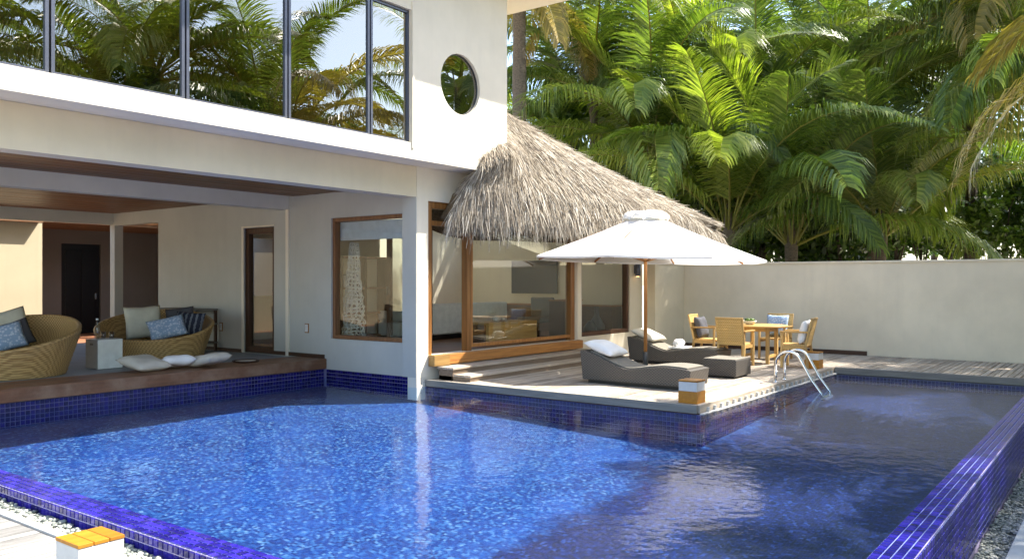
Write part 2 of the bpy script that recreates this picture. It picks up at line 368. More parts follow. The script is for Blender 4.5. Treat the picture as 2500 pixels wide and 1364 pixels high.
# ================================================================ SETTING
g = MB(); HX0, HX1, HY0, HY1 = 2.6, 16.2, .6, 12.2          # ground sheet with the pool's excavation left open
B = 420.
g.add([(-B, -B, -.66), (B, -B, -.66), (B, HY0, -.66), (-B, HY0, -.66)], [(0, 1, 2, 3)])
g.add([(-B, HY1, -.66), (B, HY1, -.66), (B, B, -.66), (-B, B, -.66)], [(0, 1, 2, 3)])
g.add([(-B, HY0, -.66), (HX0, HY0, -.66), (HX0, HY1, -.66), (-B, HY1, -.66)], [(0, 1, 2, 3)])
g.add([(HX1, HY0, -.66), (B, HY0, -.66), (B, HY1, -.66), (HX1, HY1, -.66)], [(0, 1, 2, 3)])
tag(g.build('ground', 'sand'), kind='structure')

# pool basin: grout-coloured shell, mosaic floor, then the tiles
XF, XD, XE = 2.99, 9.90, 15.90           # front infinity edge, sun deck edge, far end
YR, YD, YL, YW = 1.08, 4.42, 11.43, 9.18 # right infinity edge, lap lane / deck edge, lounge edge, front wall of the house
XS = 9.75                                # side wall of the house
ZF, ZL = -.56, -1.0                      # floor of the wide part, floor of the lap lane
pb = MB()
pb.box((XF, YR, -1.12), (XE, YR + .24, -.004))                       # right edge wall
pb.box((XF, YR + .24, -1.12), (XF + .24, YL + .3, -.004))            # front edge wall
pool = tag(pb.build('pool_basin', 'grout'), kind='structure')
pd = MB().box((XF + .24, YL, -1.12), (XS + .1, YL + .3, .160)).box((XS, YW, -1.12), (XS + .25, YL, .158))      # under the lounge and the side wall
pd.box((XD, YD, -1.12), (XD + .2, YW, -.004)).box((XD + .2, YD, -1.12), (XE, YD + .2, -.004)).box((XE, YR, -1.12), (XE + .2, YD + .2, -.02))
pd.build('inner_wall', 'grout_shaded', pool)
def floor_z(x, y_):                                                    # shallow by the lounge, deepening to the near lap lane edge
    v_ = (YL - y_) / (YL - YD); u_ = (XD - x) / (XD - XF); return -.15 - v_ * (.26 + .30 * u_)
fl = MB(); nxf, nyf = 24, 24
for i in range(nxf + 1):
    for j in range(nyf + 1):
        xx = XF + .23 + (XD - XF - .23) * i / nxf; yy = YD + (YL - YD) * j / nyf; fl.v.append((xx, yy, floor_z(xx, yy)))
for i in range(nxf):
    for j in range(nyf):
        a = i * (nyf + 1) + j; fl.f.append((a, a + nyf + 1, a + nyf + 2, a + 1))
fl.build('pool_floor', 'mosaic_floor', pool)
def lap_z(x): return -.411 - .30 * (XD - x) / (XD - XF) if x < XD else -.17 - .241 * (XE - x) / (XE - XD)
lf_ = MB()
for i in range(31):
    xx = XF + .24 + (XE - XF - .24) * i / 30; lf_.v += [(xx, YR + .23, lap_z(xx)), (xx, YD + .001, lap_z(xx))]
lf_.f = [(2 * i, 2 * i + 2, 2 * i + 3, 2 * i + 1) for i in range(30)]
lf_.build('lap_lane_floor', 'mosaic_lap_shade', pool)
wt = MB()
wt.add([(XF + .02, YR + .02, 0), (XE, YR + .02, 0), (XE, YD, 0), (XD, YD, 0), (XD, YW + .04, 0), (XS, YW + .04, 0), (XS, YL, 0), (XF + .02, YL, 0)], [tuple(range(8))])
tag(wt.build('pool_water', 'water'), kind='structure')

PT, TS = .06, .0515
tiles = []                                # centre, normal axis index, sign, rotation id
def field(origin, du, dv, nu, nv, nrm):
    for i in range(nu):
        for j in range(nv):
            c = np.array(origin) + np.array(du) * (i + .5) * PT + np.array(dv) * (j + .5) * PT
            tiles.append((tuple(c), nrm))
nX = int((XE - XF) / PT)
field((XF, YR, -.004), (1, 0, 0), (0, 1, 0), nX, 4, (0, 0, 1))
field((XF, YR, -.004), (1, 0, 0), (0, 0, -1), nX, 9, (0, -1, 0))
nY = int((YL - YR - .24) / PT)
field((XF, YR + .24, -.004), (0, 1, 0), (1, 0, 0), nY, 4, (0, 0, 1))
field((XF, YR, -.004), (0, 1, 0), (0, 0, -1), nY + 4, 3, (-1, 0, 0))
n_coping = len(tiles)
field((XF + .24, YL, .160), (1, 0, 0), (0, 0, -1), int((XS - XF - .24) / PT), 11, (0, -1, 0))
field((XS, YW, .158), (0, 1, 0), (0, 0, -1), int((YL - YW) / PT), 11, (-1, 0, 0))
field((XD, YD, -.004), (0, 1, 0), (0, 0, -1), int((YW - YD) / PT), 9, (-1, 0, 0))
field((XD, YD, -.004), (1, 0, 0), (0, 0, -1), int((XE - XD) / PT), 16, (0, -1, 0))
field((XE, YR + .24, -.024), (0, 1, 0), (0, 0, -1), int((YD - YR - .24) / PT), 16, (-1, 0, 0))
def tile_mesh(nrm):
    n = Vector(nrm); a = Vector((1, 0, 0)) if abs(n.x) < .5 else Vector((0, 1, 0)); b = n.cross(a); h = TS / 2
    lo = [a * sx * h + b * sy * h + n * .0005 for sx, sy in ((-1, -1), (1, -1), (1, 1), (-1, 1))]
    hi = [a * sx * (h - .003) + b * sy * (h - .003) + n * .009 for sx, sy in ((-1, -1), (1, -1), (1, 1), (-1, 1))]
    return [tuple(v) for v in lo + hi], [(4, 5, 6, 7), (0, 1, 5, 4), (1, 2, 6, 5), (2, 3, 7, 6), (3, 0, 4, 7)]
tm = {n: tile_mesh(n) for n in {t[1] for t in tiles}}
def score(t):
    (x, y, z), n = t; u, v_, d = proj(x, y, z)
    if d < .5 or not (0 < u < 2500 and 0 < v_ < 1364) or z < -.005 and n != (0, -1, 0): return 0
    if abs(x - XF) > .3 and y > YR + .3: return 0
    if z < -.01 and not (n == (0, -1, 0) and abs(y - YR) < .01): return 0
    c = Vector((-x, -y, CAM_H - z)); return max(0, c.dot(Vector(n))) / c.length ** 3
order = sorted(range(len(tiles)), key=lambda i: -score(tiles[i]))
near = set(order[:300]); tmesh = {}
for n_, (vv, ff) in tm.items():
    me = bpy.data.meshes.new('tile'); me.from_pydata(vv, [], ff); me.materials.append(MATS['tile']); tmesh[n_] = me
NF = n_coping; tf, tf2 = MB(), MB()
for i, (c, n_) in enumerate(tiles):
    if i in near: link_mesh('tile', tmesh[n_], pool, c)
    else:
        vv, ff = tm[n_]; (tf if i < NF else tf2).add([(p[0] + c[0], p[1] + c[1], p[2] + c[2]) for p in vv], ff)
tag(tf.build('tile_field', 'tile_f', pool), kind='stuff'); tag(tf2.build('tile_field', 'tile_shaded', pool), kind='stuff')

# decks of boards, one object per board
def planks(parent, x0, x1, y0, y1, z, pitch, mat, along='X', thick=.024, gap=.012, jit=.0025):
    ln = (x1 - x0) if along == 'X' else (y1 - y0)
    m = MB(); hw = (pitch - gap) / 2
    if along == 'X': m.box((-ln / 2, -hw, -thick), (ln / 2, hw, 0))
    else: m.box((-hw, -ln / 2, -thick), (hw, ln / 2, 0))
    me = m.mesh('plank', mat); n = int(round(((y1 - y0) if along == 'X' else (x1 - x0)) / pitch))
    for i in range(n):
        zz = z + random.uniform(-jit, jit)
        loc = ((x0 + x1) / 2, y0 + (i + .5) * pitch, zz) if along == 'X' else (x0 + (i + .5) * pitch, (y0 + y1) / 2, zz)
        o = link_mesh('plank', me, parent, loc, (random.uniform(-.004, .004), 0, random.uniform(-.0006, .0006)) if along == 'X' else None)
        bev(o, .003, 1)
ZD = .112
sd = tag(MB().box((XD + .02, YD + .06, -.3), (18.86, YW - .002, ZD - .03)).build('sun_deck', 'dark_teak'), kind='structure')
planks(sd, XD + .04, 18.86, YD + .07, YW - .03, ZD, .1, 'deck')
MB().box((XD - .012, YD + .05, .012), (XD + .036, YW, ZD + .004)).build('edge_board', 'deck_y', sd, bevel=.004)
MB().box((XD + .04, YD + .03, .012), (XE + .35, YD + .066, ZD + .003)).build('edge_board', 'deck', sd, bevel=.004)
MB().box((XD + .04, YD - .03, -.003), (XE, YD + .03, .012)).build('stone_ledge', 'stone', sd, bevel=.003)
for k in range(26):                                              # spacer blocks under the deck edge
    x = XD + .25 + k * .22
    MB().box((x, YD + .0, .012), (x + .05, YD + .03, .07)).build('spacer_block', 'stone', sd)
fd = tag(MB().box((XE + .03, -5.0, -.3), (18.86, YD + .03, ZD - .03)).build('far_deck', 'dark_teak'), kind='structure')
planks(fd, XE + .06, 18.86, -4.9, YD + .03, ZD - .002, .1, 'deck', gap=.014)
MB().box((XE - .03, -5.0, .0), (XE + .052, YD + .02, ZD + .002)).build('edge_board', 'deck_y', fd, bevel=.004)
ZN = -.075
nd = tag(MB().box((-3.2, -4.0, -.4), (2.70, 10.2, ZN - .03)).build('front_deck', 'dark_teak'), kind='structure')
planks(nd, -3.2, 2.70, -4.0, 10.2, ZN, .1, 'deck_pale', gap=.016)
kb = tag(empty('front_kerb', (2.75, 3, -.2)), kind='structure')
y = -4.0; k = 0
while y < 10.2:
    MB().box((-.035, y - 3, -.4), (.035, y + .997 - 3, .135)).build('kerb_stone', 'stone', kb, bevel=.006); y += 1.0
rk = tag(empty('side_kerb', (9, .70, -.5)), kind='structure')
for k in range(16):
    MB().box((2.9 + k - 9, -.09, -.5), (3.897 + k - 9, .09, .09)).build('kerb_stone', 'concrete', rk, bevel=.008)

# gravel beds
def gravel(name, n, fx, fy, z, smin, smax):
    ico = bmesh.new(); bmesh.ops.create_icosphere(ico, subdivisions=1, radius=1.)
    bv = np.array([v.co[:] for v in ico.verts]); bf = np.array([[v.index for v in f.verts] for f in ico.faces]); ico.free()
    allv, allf = [], []
    for i in range(n):
        s = rng.uniform(smin, smax); sc3 = np.array([s * rng.uniform(.8, 1.4), s * rng.uniform(.6, 1.1), s * rng.uniform(.4, .75)])
        a = rng.uniform(0, 6.28); ca, sa = math.cos(a), math.sin(a)
        q = bv * (1 + rng.uniform(-.18, .18, (len(bv), 1))) * sc3
        q = np.stack([q[:, 0] * ca - q[:, 1] * sa, q[:, 0] * sa + q[:, 1] * ca, q[:, 2]], 1)
        q += np.array([rng.uniform(*fx), rng.uniform(*fy), z + rng.uniform(-.012, .02)])
        allf.append(bf + i * len(bv)); allv.append(q)
    me = bpy.data.meshes.new(name); me.from_pydata(np.concatenate(allv).tolist(), [], np.concatenate(allf).tolist())
    me.materials.append(MATS['pebble']); me.polygons.foreach_set('use_smooth', [True] * len(me.polygons))
    o = bpy.data.objects.new(name, me); col.objects.link(o)
    bx = MB().box((fx[0] - .02, fy[0], z - .15), (fx[1] + .02, fy[1], z - .008)); bx.build('gravel_bed', 'stone', o); return o
tag(gravel('gravel', 5200, (2.79, 2.965), (-.2, 10.), -.115, .012, .026), 'grey green pebbles filling the narrow strip along the near pool edge', 'gravel', kind='stuff')
tag(gravel('gravel', 9000, (3.0, 15.9), (.80, 1.06), -.585, .011, .024), 'grey pebbles in the trench below the right pool edge', 'gravel', kind='stuff')

# ---------------------------------------------------------------- boundary walls
bw = empty('boundary_wall', (18.97, 2, 0)); bo = (18.97, 2, 0)
tag(bw, 'long plain beige garden wall behind the dining table and pool', 'wall')
MB().box((18.87, -6, -.4), (19.09, 8.86, 2.10)).build('wall_panel', 'plaster_bound', bw, off=bo)
MB().box((18.845, -6, 2.10), (19.115, 9.12, 2.145)).build('coping', 'plaster_bound', bw, off=bo, bevel=.006)
MB().box((17.32, 8.86, -.4), (19.08, 9.1, 2.10)).build('wall_panel', 'plaster_bound', bw, off=bo)
MB().box((17.32, 8.84, 2.10), (18.845, 9.12, 2.145)).build('coping', 'plaster_bound', bw, off=bo, bevel=.006)
MB().box((18.83, 4.6, ZD), (18.868, 8.84, ZD + .09)).build('skirting', 'dark_teak_y', bw, off=bo)

# ================================================================ VILLA
VO = (10., 9.2, 0.); villa = empty('villa', VO)
tag(villa, 'two storey cream villa with long upper window band, open lounge and thatched wing', 'villa')
def vp(mb, name, mat, parent=None, **kw): return mb.build(name, mat, parent or villa, off=VO, **kw)
ZB, ZT = 3.54, 7.0
UY = 8.68
# ground floor walls of the right wing
vp(wall_cells('Y', 9.70, 17.3, -.2, ZB, YW, YW + .2, [(9.97, 14.43, .5, 3.01), (14.62, 16.71, .55, 2.95)]), 'front_wall', 'plaster')
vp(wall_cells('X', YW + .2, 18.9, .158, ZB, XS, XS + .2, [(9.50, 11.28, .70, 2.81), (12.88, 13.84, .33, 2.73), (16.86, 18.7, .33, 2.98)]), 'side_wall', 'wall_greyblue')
vp(MB().box((XS - .06, YW + .004, .163), (XS - .002, 9.49, 3.05)), 'pilaster', 'wall_greyblue')
vp(MB().box((XS - .035, 12.42, .335), (XS - .002, 12.50, 3.02)), 'pilaster', 'plaster')
vp(MB().box((17.1, YW + .2, -.2), (17.3, 14.7, ZB - .6)), 'end_wall', 'plaster_in')
vp(wall_cells('Y', XS + .2, 17.1, .0, ZB - .3, 14.5, 14.7, [(10.3, 11.9, 1.4, 2.6)]), 'back_wall', 'plaster_in')  # unseen opening behind the bath, added to let light in
vp(wall_cells('Y', XS + .2, 12.2, .5, 3.18, 12.6, 12.7, []), 'partition', 'plaster_in')
vp(wall_cells('X', 12.7, 14.5, .5, 3.18, 12.1, 12.2, []), 'partition', 'plaster_in')
vp(MB().box((XS + .2, YW + .2, .2), (17.1, 14.5, .5)), 'room_floor', 'dark_teak_x')
vp(MB().box((XS + .2, YW + .2, 3.18), (17.1, 12.3, 3.24)).box((XS + .2, 12.3, 3.18), (12.6, 14.5, 3.24)).box((16.9, 12.3, 3.18), (17.1, 14.5, 3.24)).box((12.6, 14.3, 3.18), (16.9, 14.5, 3.24)), 'room_ceiling', 'plaster_in')  # ceiling gap is added to bring daylight into the room
vp(MB().box((12.6, 12.3, 3.245), (16.9, 14.3, 3.255)), 'added_skylight', 'glass')  # pane over the invented ceiling gap that brightens the room
# fascia over the lounge, slab and soffits
vp(MB().box((-2., YW, 3.05), (9.694, YW + .3, ZB - .004)), 'fascia_beam', 'plaster_beige')
vp(MB().box((-2., UY + .22, ZB), (11.2, 16., ZB + .2)), 'floor_slab', 'plaster')
vp(MB().box((-2., 12.45, 3.02), (XS - .001, 12.7, 3.30)), 'inner_beam', 'plaster_grey')
vp(MB().box((-2., 18.77, 3.0), (XS - .001, 18.97, 3.32)), 'rear_beam', 'plaster_grey')
vp(MB().box((-2., YW + .3, 3.30), (XS, 18.77, 3.36)), 'ceiling_board', 'dark_teak_x')
me = MB().box((-5.87, -.071, -.02), (5.87, .071, 0)).mesh('ceiling_plank', 'ceiling_wood')
for i in range(62):
    yy = 9.58 + i * .148
    if 12.36 < yy < 12.79: continue
    o = link_mesh('ceiling_plank', me, villa, (3.86 - VO[0], yy - VO[1], 3.272 + random.uniform(-.002, .002))); bev(o, .004, 1)
# upper storey: band wall, round window wall, end wall, roof
vp(wall_cells('Y', -2., 9.10, ZB, ZT, UY, UY + .22, [(-1.8, 9.06, 3.785, 5.77)]), 'upper_wall', 'plaster')
def round_hole_wall(x0, x1, z0, z1, y0, y1, cx, cz, r, n=64):
    m = MB(); fr, bk = [], []
    ang = sorted([2 * math.pi * i / n for i in range(n)] + [math.atan2(zz - cz, xx - cx) % (2 * math.pi) for xx in (x0, x1) for zz in (z0, z1)])
    N = len(ang)
    for a in ang:
        c, s = math.cos(a), math.sin(a); ts = []
        if c > 1e-9: ts.append((x1 - cx) / c)
        if c < -1e-9: ts.append((x0 - cx) / c)
        if s > 1e-9: ts.append((z1 - cz) / s)
        if s < -1e-9: ts.append((z0 - cz) / s)
        t = min(ts); fr.append(((cx + r * c, cz + r * s), (cx + t * c, cz + t * s)))
    for yy in (y0, y1):
        b = [(p[0], yy, p[1]) for p, q in fr] + [(q[0], yy, q[1]) for p, q in fr]
        fs = [(i, (i + 1) % N, N + (i + 1) % N, N + i) for i in range(N)]
        m.add(b, fs if yy == y1 else [f[::-1] for f in fs])
    rv = [(p[0], y0, p[1]) for p, q in fr] + [(p[0], y1, p[1]) for p, q in fr]
    m.add(rv, [(i, (i + 1) % N, N + (i + 1) % N, N + i) for i in range(N)])
    ov = [(q[0], y0, q[1]) for p, q in fr] + [(q[0], y1, q[1]) for p, q in fr]
    m.add(ov, [(N + i, N + (i + 1) % N, (i + 1) % N, i) for i in range(N)])
    return m
vp(round_hole_wall(9.104, 11.43, ZB, ZT, UY, UY + .22, 10.2, 4.87, .485), 'upper_wall', 'plaster')
vp(MB().box((11.21, UY + .22, ZB), (11.43, 16., ZT)), 'upper_end_wall', 'plaster')
vp(MB().box((-2., 12.6, ZB + .2), (11.21, 12.8, ZT)), 'upper_inner_wall', 'wall_dark')
vp(MB().box((9.10, UY + .22, ZB + .2), (9.2, 12.6, ZT)), 'upper_partition', 'wall_dark')
vp(MB().box((-2., UY + .22, ZB + .2), (11.21, 12.6, ZB + .23)), 'upper_floor', 'dark_teak_x')
vp(MB().box((-2.6, 7.615, ZT), (13.17, 17., ZT + .28)), 'roof', 'plaster')
vp(MB().box((9.062, UY - .02, 3.70), (9.104, UY + .0, 5.9)), 'corner_trim', 'plaster')
rw = vp(MB().lathe([(.484, 0), (.484, .03), (.468, .03), (.468, 0)], n=48), 'round_window', 'dark_metal')
rw.data.transform(Matrix.Translation((10.2 - 0, UY + .08, 4.87)) @ Matrix.Rotation(R(90), 4, 'X') @ Matrix.Translation(VO))
rw.data.transform(Matrix.Translation((-VO[0], -VO[1], -VO[2])))
pn = MB().lathe([(.47, 0), (.47, .008)], n=48); pn.v = [(x + 10.2, UY + .07 - z, y + 4.87) for x, y, z in pn.v]; vp(pn, 'pane', 'glass_up', rw)
# long upper window: bays with paired posts
wx = [-1.8, 1.0]
for px in (121, 452, 702, 903):
    k_ = (px - CXP) / FP; d_ = (UY + .06) / (.6 - .8 * k_); wx.append((.8 + .6 * k_) * d_)
wx.append(9.06); gy = UY + .05
for i in range(len(wx) - 1):
    a, b = wx[i] + (.0 if i == 0 else .012), wx[i + 1] - (0. if i == len(wx) - 2 else .012)
    fr = MB().box((a, gy, 3.787), (a + .035, gy + .06, 5.768)).box((b - .035, gy, 3.787), (b, gy + .06, 5.768))
    fr.box((a + .035, gy, 3.787), (b - .035, gy + .06, 3.817)).box((a + .035, gy, 5.728), (b - .035, gy + .06, 5.768))
    wf = vp(fr, 'window', 'alu')
    vp(MB().box((a + .03, gy + .024, 3.81), (b - .03, gy + .034, 5.735)), 'pane', 'glass_up', wf)
    if 0 < i: vp(MB().box((a - .014, gy + .015, 3.787), (a - .010, gy + .05, 5.768)), 'gasket', 'black', wf)
# ground floor glazed door front
df = MB().box((9.97, YW + .03, .5), (10.09, YW + .16, 3.01)).box((14.28, YW + .03, .5), (14.43, YW + .16, 3.01))
df.box((10.09, YW + .03, 2.90), (14.28, YW + .16, 3.01)).box((10.09, YW + .04, 2.62), (14.28, YW + .13, 2.70)).box((10.98, YW + .02, .5), (11.10, YW + .15, 2.62)).box((10.98, YW + .04, 2.70), (11.10, YW + .14, 2.90))
dfo = vp(df, 'glass_front', 'teak', bevel=.006)
vp(MB().box((11.10, YW + .05, .56), (11.17, YW + .12, 2.62)).box((11.17, YW + .05, .56), (14.28, YW + .12, .62)), 'panel_frame', 'teak', dfo, bevel=.004)
vp(MB().box((11.165, YW + .08, .615), (14.285, YW + .09, 2.625)), 'pane', 'glass', dfo)
vp(MB().box((10.085, YW + .08, 2.695), (10.985, YW + .09, 2.905)), 'pane', 'glass', dfo)
vp(MB().box((11.095, YW + .08, 2.695), (14.285, YW + .09, 2.905)), 'pane', 'glass', dfo)
vp(MB().box((9.965, YW - .14, .325), (10.35, YW - .004, .505)), 'sill_block', 'teak_pale_x', dfo, bevel=.008)
vp(MB().box((10.352, YW - .13, .335), (14.50, YW - .004, .50)), 'sill_beam', 'teak_x', dfo, bevel=.008)
vp(MB().box((14.44, YW - .03, .51), (14.60, YW - .002, 3.0)), 'post', 'plaster')
def win_frame(name, plane, a0, a1, z0, z1, t, wd, dp, matv, glass, par=None):
    P = (lambda u0, t0, c0, u1, t1, c1: ((u0, t0, c0), (u1, t1, c1))) if plane == 'Y' else (lambda u0, t0, c0, u1, t1, c1: ((t0, u0, c0), (t1, u1, c1)))
    m = MB(); m.box(*P(a0, t, z0, a0 + wd, t + dp, z1)); m.box(*P(a1 - wd, t, z0, a1, t + dp, z1))
    m.box(*P(a0 + wd, t, z0, a1 - wd, t + dp, z0 + wd)); m.box(*P(a0 + wd, t, z1 - wd, a1 - wd, t + dp, z1))
    f = vp(m, name, matv, par, bevel=.004)
    vp(MB().box(*P(a0 + wd * .9, t + dp * .5, z0 + wd * .9, a1 - wd * .9, t + dp * .5 + .009, z1 - wd * .9)), 'pane', glass, f); return f
win_frame('window', 'Y', 14.622, 16.708, .552, 2.948, YW + .03, .09, .12, 'dark_teak', 'glass')
sw = win_frame('window', 'X', 9.502, 11.278, .702, 2.808, XS + .03, .065, .12, 'teak_mid', 'glass')
vp(MB().box((XS + .17, 9.52, 2.42), (XS + .19, 11.26, 2.74)), 'blind', 'blind', sw)
# lounge door
ld = win_frame('door', 'X', 12.882, 13.838, .34, 2.728, XS + .05, .11, .11, 'dark_teak', 'glass')
vp(MB().box((XS - .02, 13.80, .335), (XS + .0, 13.86, 2.76)).box((XS - .02, 12.86, 2.735), (XS, 13.80, 2.76)), 'door_trim', 'plaster', ld)
# bath behind the lounge door
vp(MB().box((11.3, 12.75, .5), (12.05, 14.4, 1.25)), 'vanity', 'dark_teak_y'); vp(MB().box((11.26, 12.72, 1.25), (12.06, 14.42, 1.30)), 'vanity_top', 'lantern_white')
vp(MB().box((12.04, 12.9, 1.45), (12.08, 14.2, 2.2)), 'mirror', 'steel')
# lounge floor and its wooden border
vp(MB().box((-2., YL + .3, -.5), (XS, 18.9, .32)), 'lounge_floor', 'stone_floor')
vp(MB().box((-2., YL + .01, .16), (XS - .001, YL + .3, .30)), 'border_base', 'dark_teak')
me = MB().box((-5.86, -.077, -.022), (5.86, .077, 0)).mesh('border_plank', 'dark_teak_x')
for i in range(5): bev(link_mesh('border_plank', me, villa, (3.88 - VO[0], YL + .06 + i * .16 - VO[1], .343)), .004)
vp(MB().box((-2., YL - .035, .166), (XS - .004, YL + .008, .340)), 'border_fascia', 'dark_teak_x', bevel=.006)
vp(MB().box((XS - .03, YL + .02, .344), (XS - .003, 12.86, .41)), 'skirting', 'dark_teak_y'); vp(MB().box((XS - .02, 13.87, .325), (XS - .002, 16.8, .39)), 'skirting', 'dark_teak_y')
# rear court and corridor
vp(MB().box((-2., 18.9, -.5), (14., 24.3, .22)), 'rear_floor', 'red_floor')
vp(MB().box((-2., 21., .22), (9.18, 21.2, 3.1)), 'court_wall', 'court_cream')
vp(wall_cells('Y', 9.0, 14., .22, 3.4, 24., 24.2, [(11.0, 12.1, .22, 2.77)]), 'corridor_wall', 'wall_charcoal')
vp(MB().box((9.0, 21.2, .22), (9.18, 24., 3.4)), 'corridor_wall', 'wall_charcoal'); vp(MB().box((13.8, 16.7, .22), (14., 24., 3.4)), 'corridor_wall', 'wall_charcoal')
bd = vp(MB().box((11.0, 24.05, .22), (12.1, 24.12, 2.77)).box((11.12, 24.02, .4), (11.5, 24.05, 2.6)).box((11.58, 24.02, .4), (11.98, 24.05, 2.6)), 'rear_door', 'black_door', bevel=.01)
vp(MB().box((11.93, 23.98, 1.2), (11.97, 24.02, 1.36)), 'handle', 'steel', bd)
vp(MB().box((-2., 20.75, 3.102), (9.1, 21.5, 3.3)), 'court_eave', 'eave_wood')
vp(MB().box((9.1, 21.2, 3.22), (14., 24.2, 3.30)), 'corridor_ceiling', 'ceiling_wood')
me = MB().box((-2.4, -.05, 0), (2.4, .05, .06)).mesh('corridor_batten', 'eave_wood')
for i in range(12): link_mesh('corridor_batten', me, villa, (11.5 - VO[0], 21.3 + i * .24 - VO[1], 3.155))
vp(MB().box((XS + .2, 14.7, .22), (13.8, 16.7, .33)), 'rear_floor', 'red_floor'); vp(MB().box((XS + .2, 16.72, .22), (13.8, 18.9, .326)), 'rear_floor', 'red_floor')
vp(MB().box((XS + .2, 14.71, 3.1), (13.8, 18.97, 3.2)), 'rear_ceiling', 'ceiling_wood')
# steps up to the room
st = tag(empty('deck_steps', (12.2, 8.9, ZD)), 'two low weathered wooden steps below the glass doors', 'steps'); so_ = (12.2, 8.9, ZD)
for (y0, z1) in ((8.36, .215), (8.72, .318)):
    for j in range(3):
        MB().box((10.06 + (8.72 - y0) * -.0, y0 + j * .12 + .002, z1 - .035), (14.55, y0 + (j + 1) * .12 - .004, z1)).build('tread_board', 'deck', st, off=so_, bevel=.004)
    MB().box((10.08, y0 + .025, ZD + .002), (14.53, y0 + .05, z1 - .036)).build('riser', 'step', st, off=so_)
    MB().box((10.08, y0 + .052, ZD + .002), (10.12, 9.04, z1 - .037)).build('stringer', 'step', st, off=so_)
# wall lamps
def wall_lamp(loc, rz, label):
    e = empty('wall_lamp', loc, rz); tag(e, label, 'lamp')
    MB().box((-.035, -.02, -.10), (.035, -.001, .10)).build('back_plate', 'alu', e, bevel=.004)
    MB().tube([(0, -.085, -.16), (0, -.085, .18)], .062, 16).build('shade', 'alu', e, True)
    MB().tube([(0, -.022, 0), (0, -.03, 0)], .02, 8).build('arm', 'alu', e)
    MB().lathe([(.04, -.17), (.04, -.161)], (0, -.085, 0), 12).build('bulb', 'lamp_glow', e)
wall_lamp((16.93, YW, 1.98), 0, 'grey metal wall lamp between the right window and the umbrella pole')
def night_light(y, z, label):
    e = tag(empty('night_light', (XS, y, z)), label, 'lamp')
    MB().box((-.012, -.055, -.085), (-.001, .055, .085)).build('cover', 'lantern_wood', e, bevel=.004)
    MB().box((-.02, -.04, -.065), (-.012, .04, .07)).build('lens', 'lantern_white', e, bevel=.006)
night_light(11.93, .86, 'small rectangular wall light left of the big lounge window')
night_light(14.55, .80, 'small rectangular wall light just right of the far wicker daybed')

# ---------------------------------------------------------------- thatched roof: lofted hip with a steep hanging skirt
S_ = [(10.26, 9.02, 2.73), (11.02, 8.66, 2.75), (11.85, 8.27, 2.75), (12.7, 7.90, 2.73), (13.75, 7.55, 2.73), (14.95, 7.44, 2.73), (16.0, 7.36, 2.73), (16.75, 7.25, 2.64), (17.15, 7.1, 2.62)]
C_ = [(10.55, 8.88, 3.30), (11.12, 8.70, 3.36), (11.95, 8.42, 3.32), (12.8, 8.08, 3.28), (13.8, 7.75, 3.25), (15.0, 7.65, 3.22), (16.1, 7.58, 3.12), (16.8, 7.48, 2.95), (17.2, 7.35, 2.80)]
H_ = [at_d(1150, 222, 15.3), at_d(1172, 236, 15.3), at_d(1205, 258, 15.35), at_d(1262, 292, 15.5), at_d(1345, 342, 15.9), at_d(1435, 402, 16.3), at_d(1530, 458, 16.9), at_d(1635, 504, 17.5), at_d(1730, 556, 18.0)]
M_ = []
for i, (c, h) in enumerate(zip(C_, H_)):
    p = [c[k] + (h[k] - c[k]) * .42 for k in range(3)]; p[2] += .05; p[1] -= .06; M_.append(tuple(p))
M_[0] = (10.66, 8.63, 3.62); M_[1] = (11.36, 8.58, 3.93)
BK = [(h[0] + .6, h[1] + 2.3, max(2.7, h[2] - 1.9)) for h in H_]  # back slope cut short so daylight reaches the added ceiling gap
def crm(P, t):
    n = len(P) - 1; x = min(max(t, 0), .99999) * n; i = int(x); f = x - i
    p0, p1, p2, p3 = (np.array(P[max(i - 1, 0)]), np.array(P[i]), np.array(P[i + 1]), np.array(P[min(i + 2, n)]))
    return .5 * (2 * p1 + (p2 - p0) * f + (2 * p0 - 5 * p1 + 4 * p2 - p3) * f * f + (3 * p1 - p0 - 3 * p2 + p3) * f ** 3)
rows = [S_, C_, M_, H_, BK]; tv_ = [0., .22, .52, .8, 1.]
def roof_pt(s, t):
    """s along the eave, t from skirt bottom (0) over the fold (.22) to the crest (.8) and down behind (1)"""
    for k in range(4):
        if t <= tv_[k + 1] or k == 3:
            f = (t - tv_[k]) / (tv_[k + 1] - tv_[k]); return crm(rows[k], s) * (1 - f) + crm(rows[k + 1], s) * f
th = MB(); NS = 60; tt = list(np.linspace(0, .22, 5)) + list(np.linspace(.27, .8, 14)) + list(np.linspace(.85, 1, 5)); NT_ = len(tt)
for lay in (0, 1):
    for i in range(NS + 1):
        for t in tt:
            p = roof_pt(i / NS, t); 
            if lay: p = p + np.array([.10, .26, -.10 if t > .2 else .02])
            th.v.append(tuple(p))
K = (NS + 1) * NT_
for i in range(NS):
    for j in range(NT_ - 1):
        a, b_, c, d = i * NT_ + j, (i + 1) * NT_ + j, (i + 1) * NT_ + j + 1, i * NT_ + j + 1
        th.f.append((a, b_, c, d)); th.f.append((K + d, K + c, K + b_, K + a))
    th.f.append((K + i * NT_, K + (i + 1) * NT_, (i + 1) * NT_, i * NT_))
for i in (0, NS):
    for j in range(NT_ - 1): th.f.append((i * NT_ + j, i * NT_ + j + 1, K + i * NT_ + j + 1, K + i * NT_ + j))
roof = vp(th, 'thatch_roof', 'thatch_base')
GS = 600; GRID = np.array([[crm(P, i / GS) for i in range(GS + 1)] for P in rows])
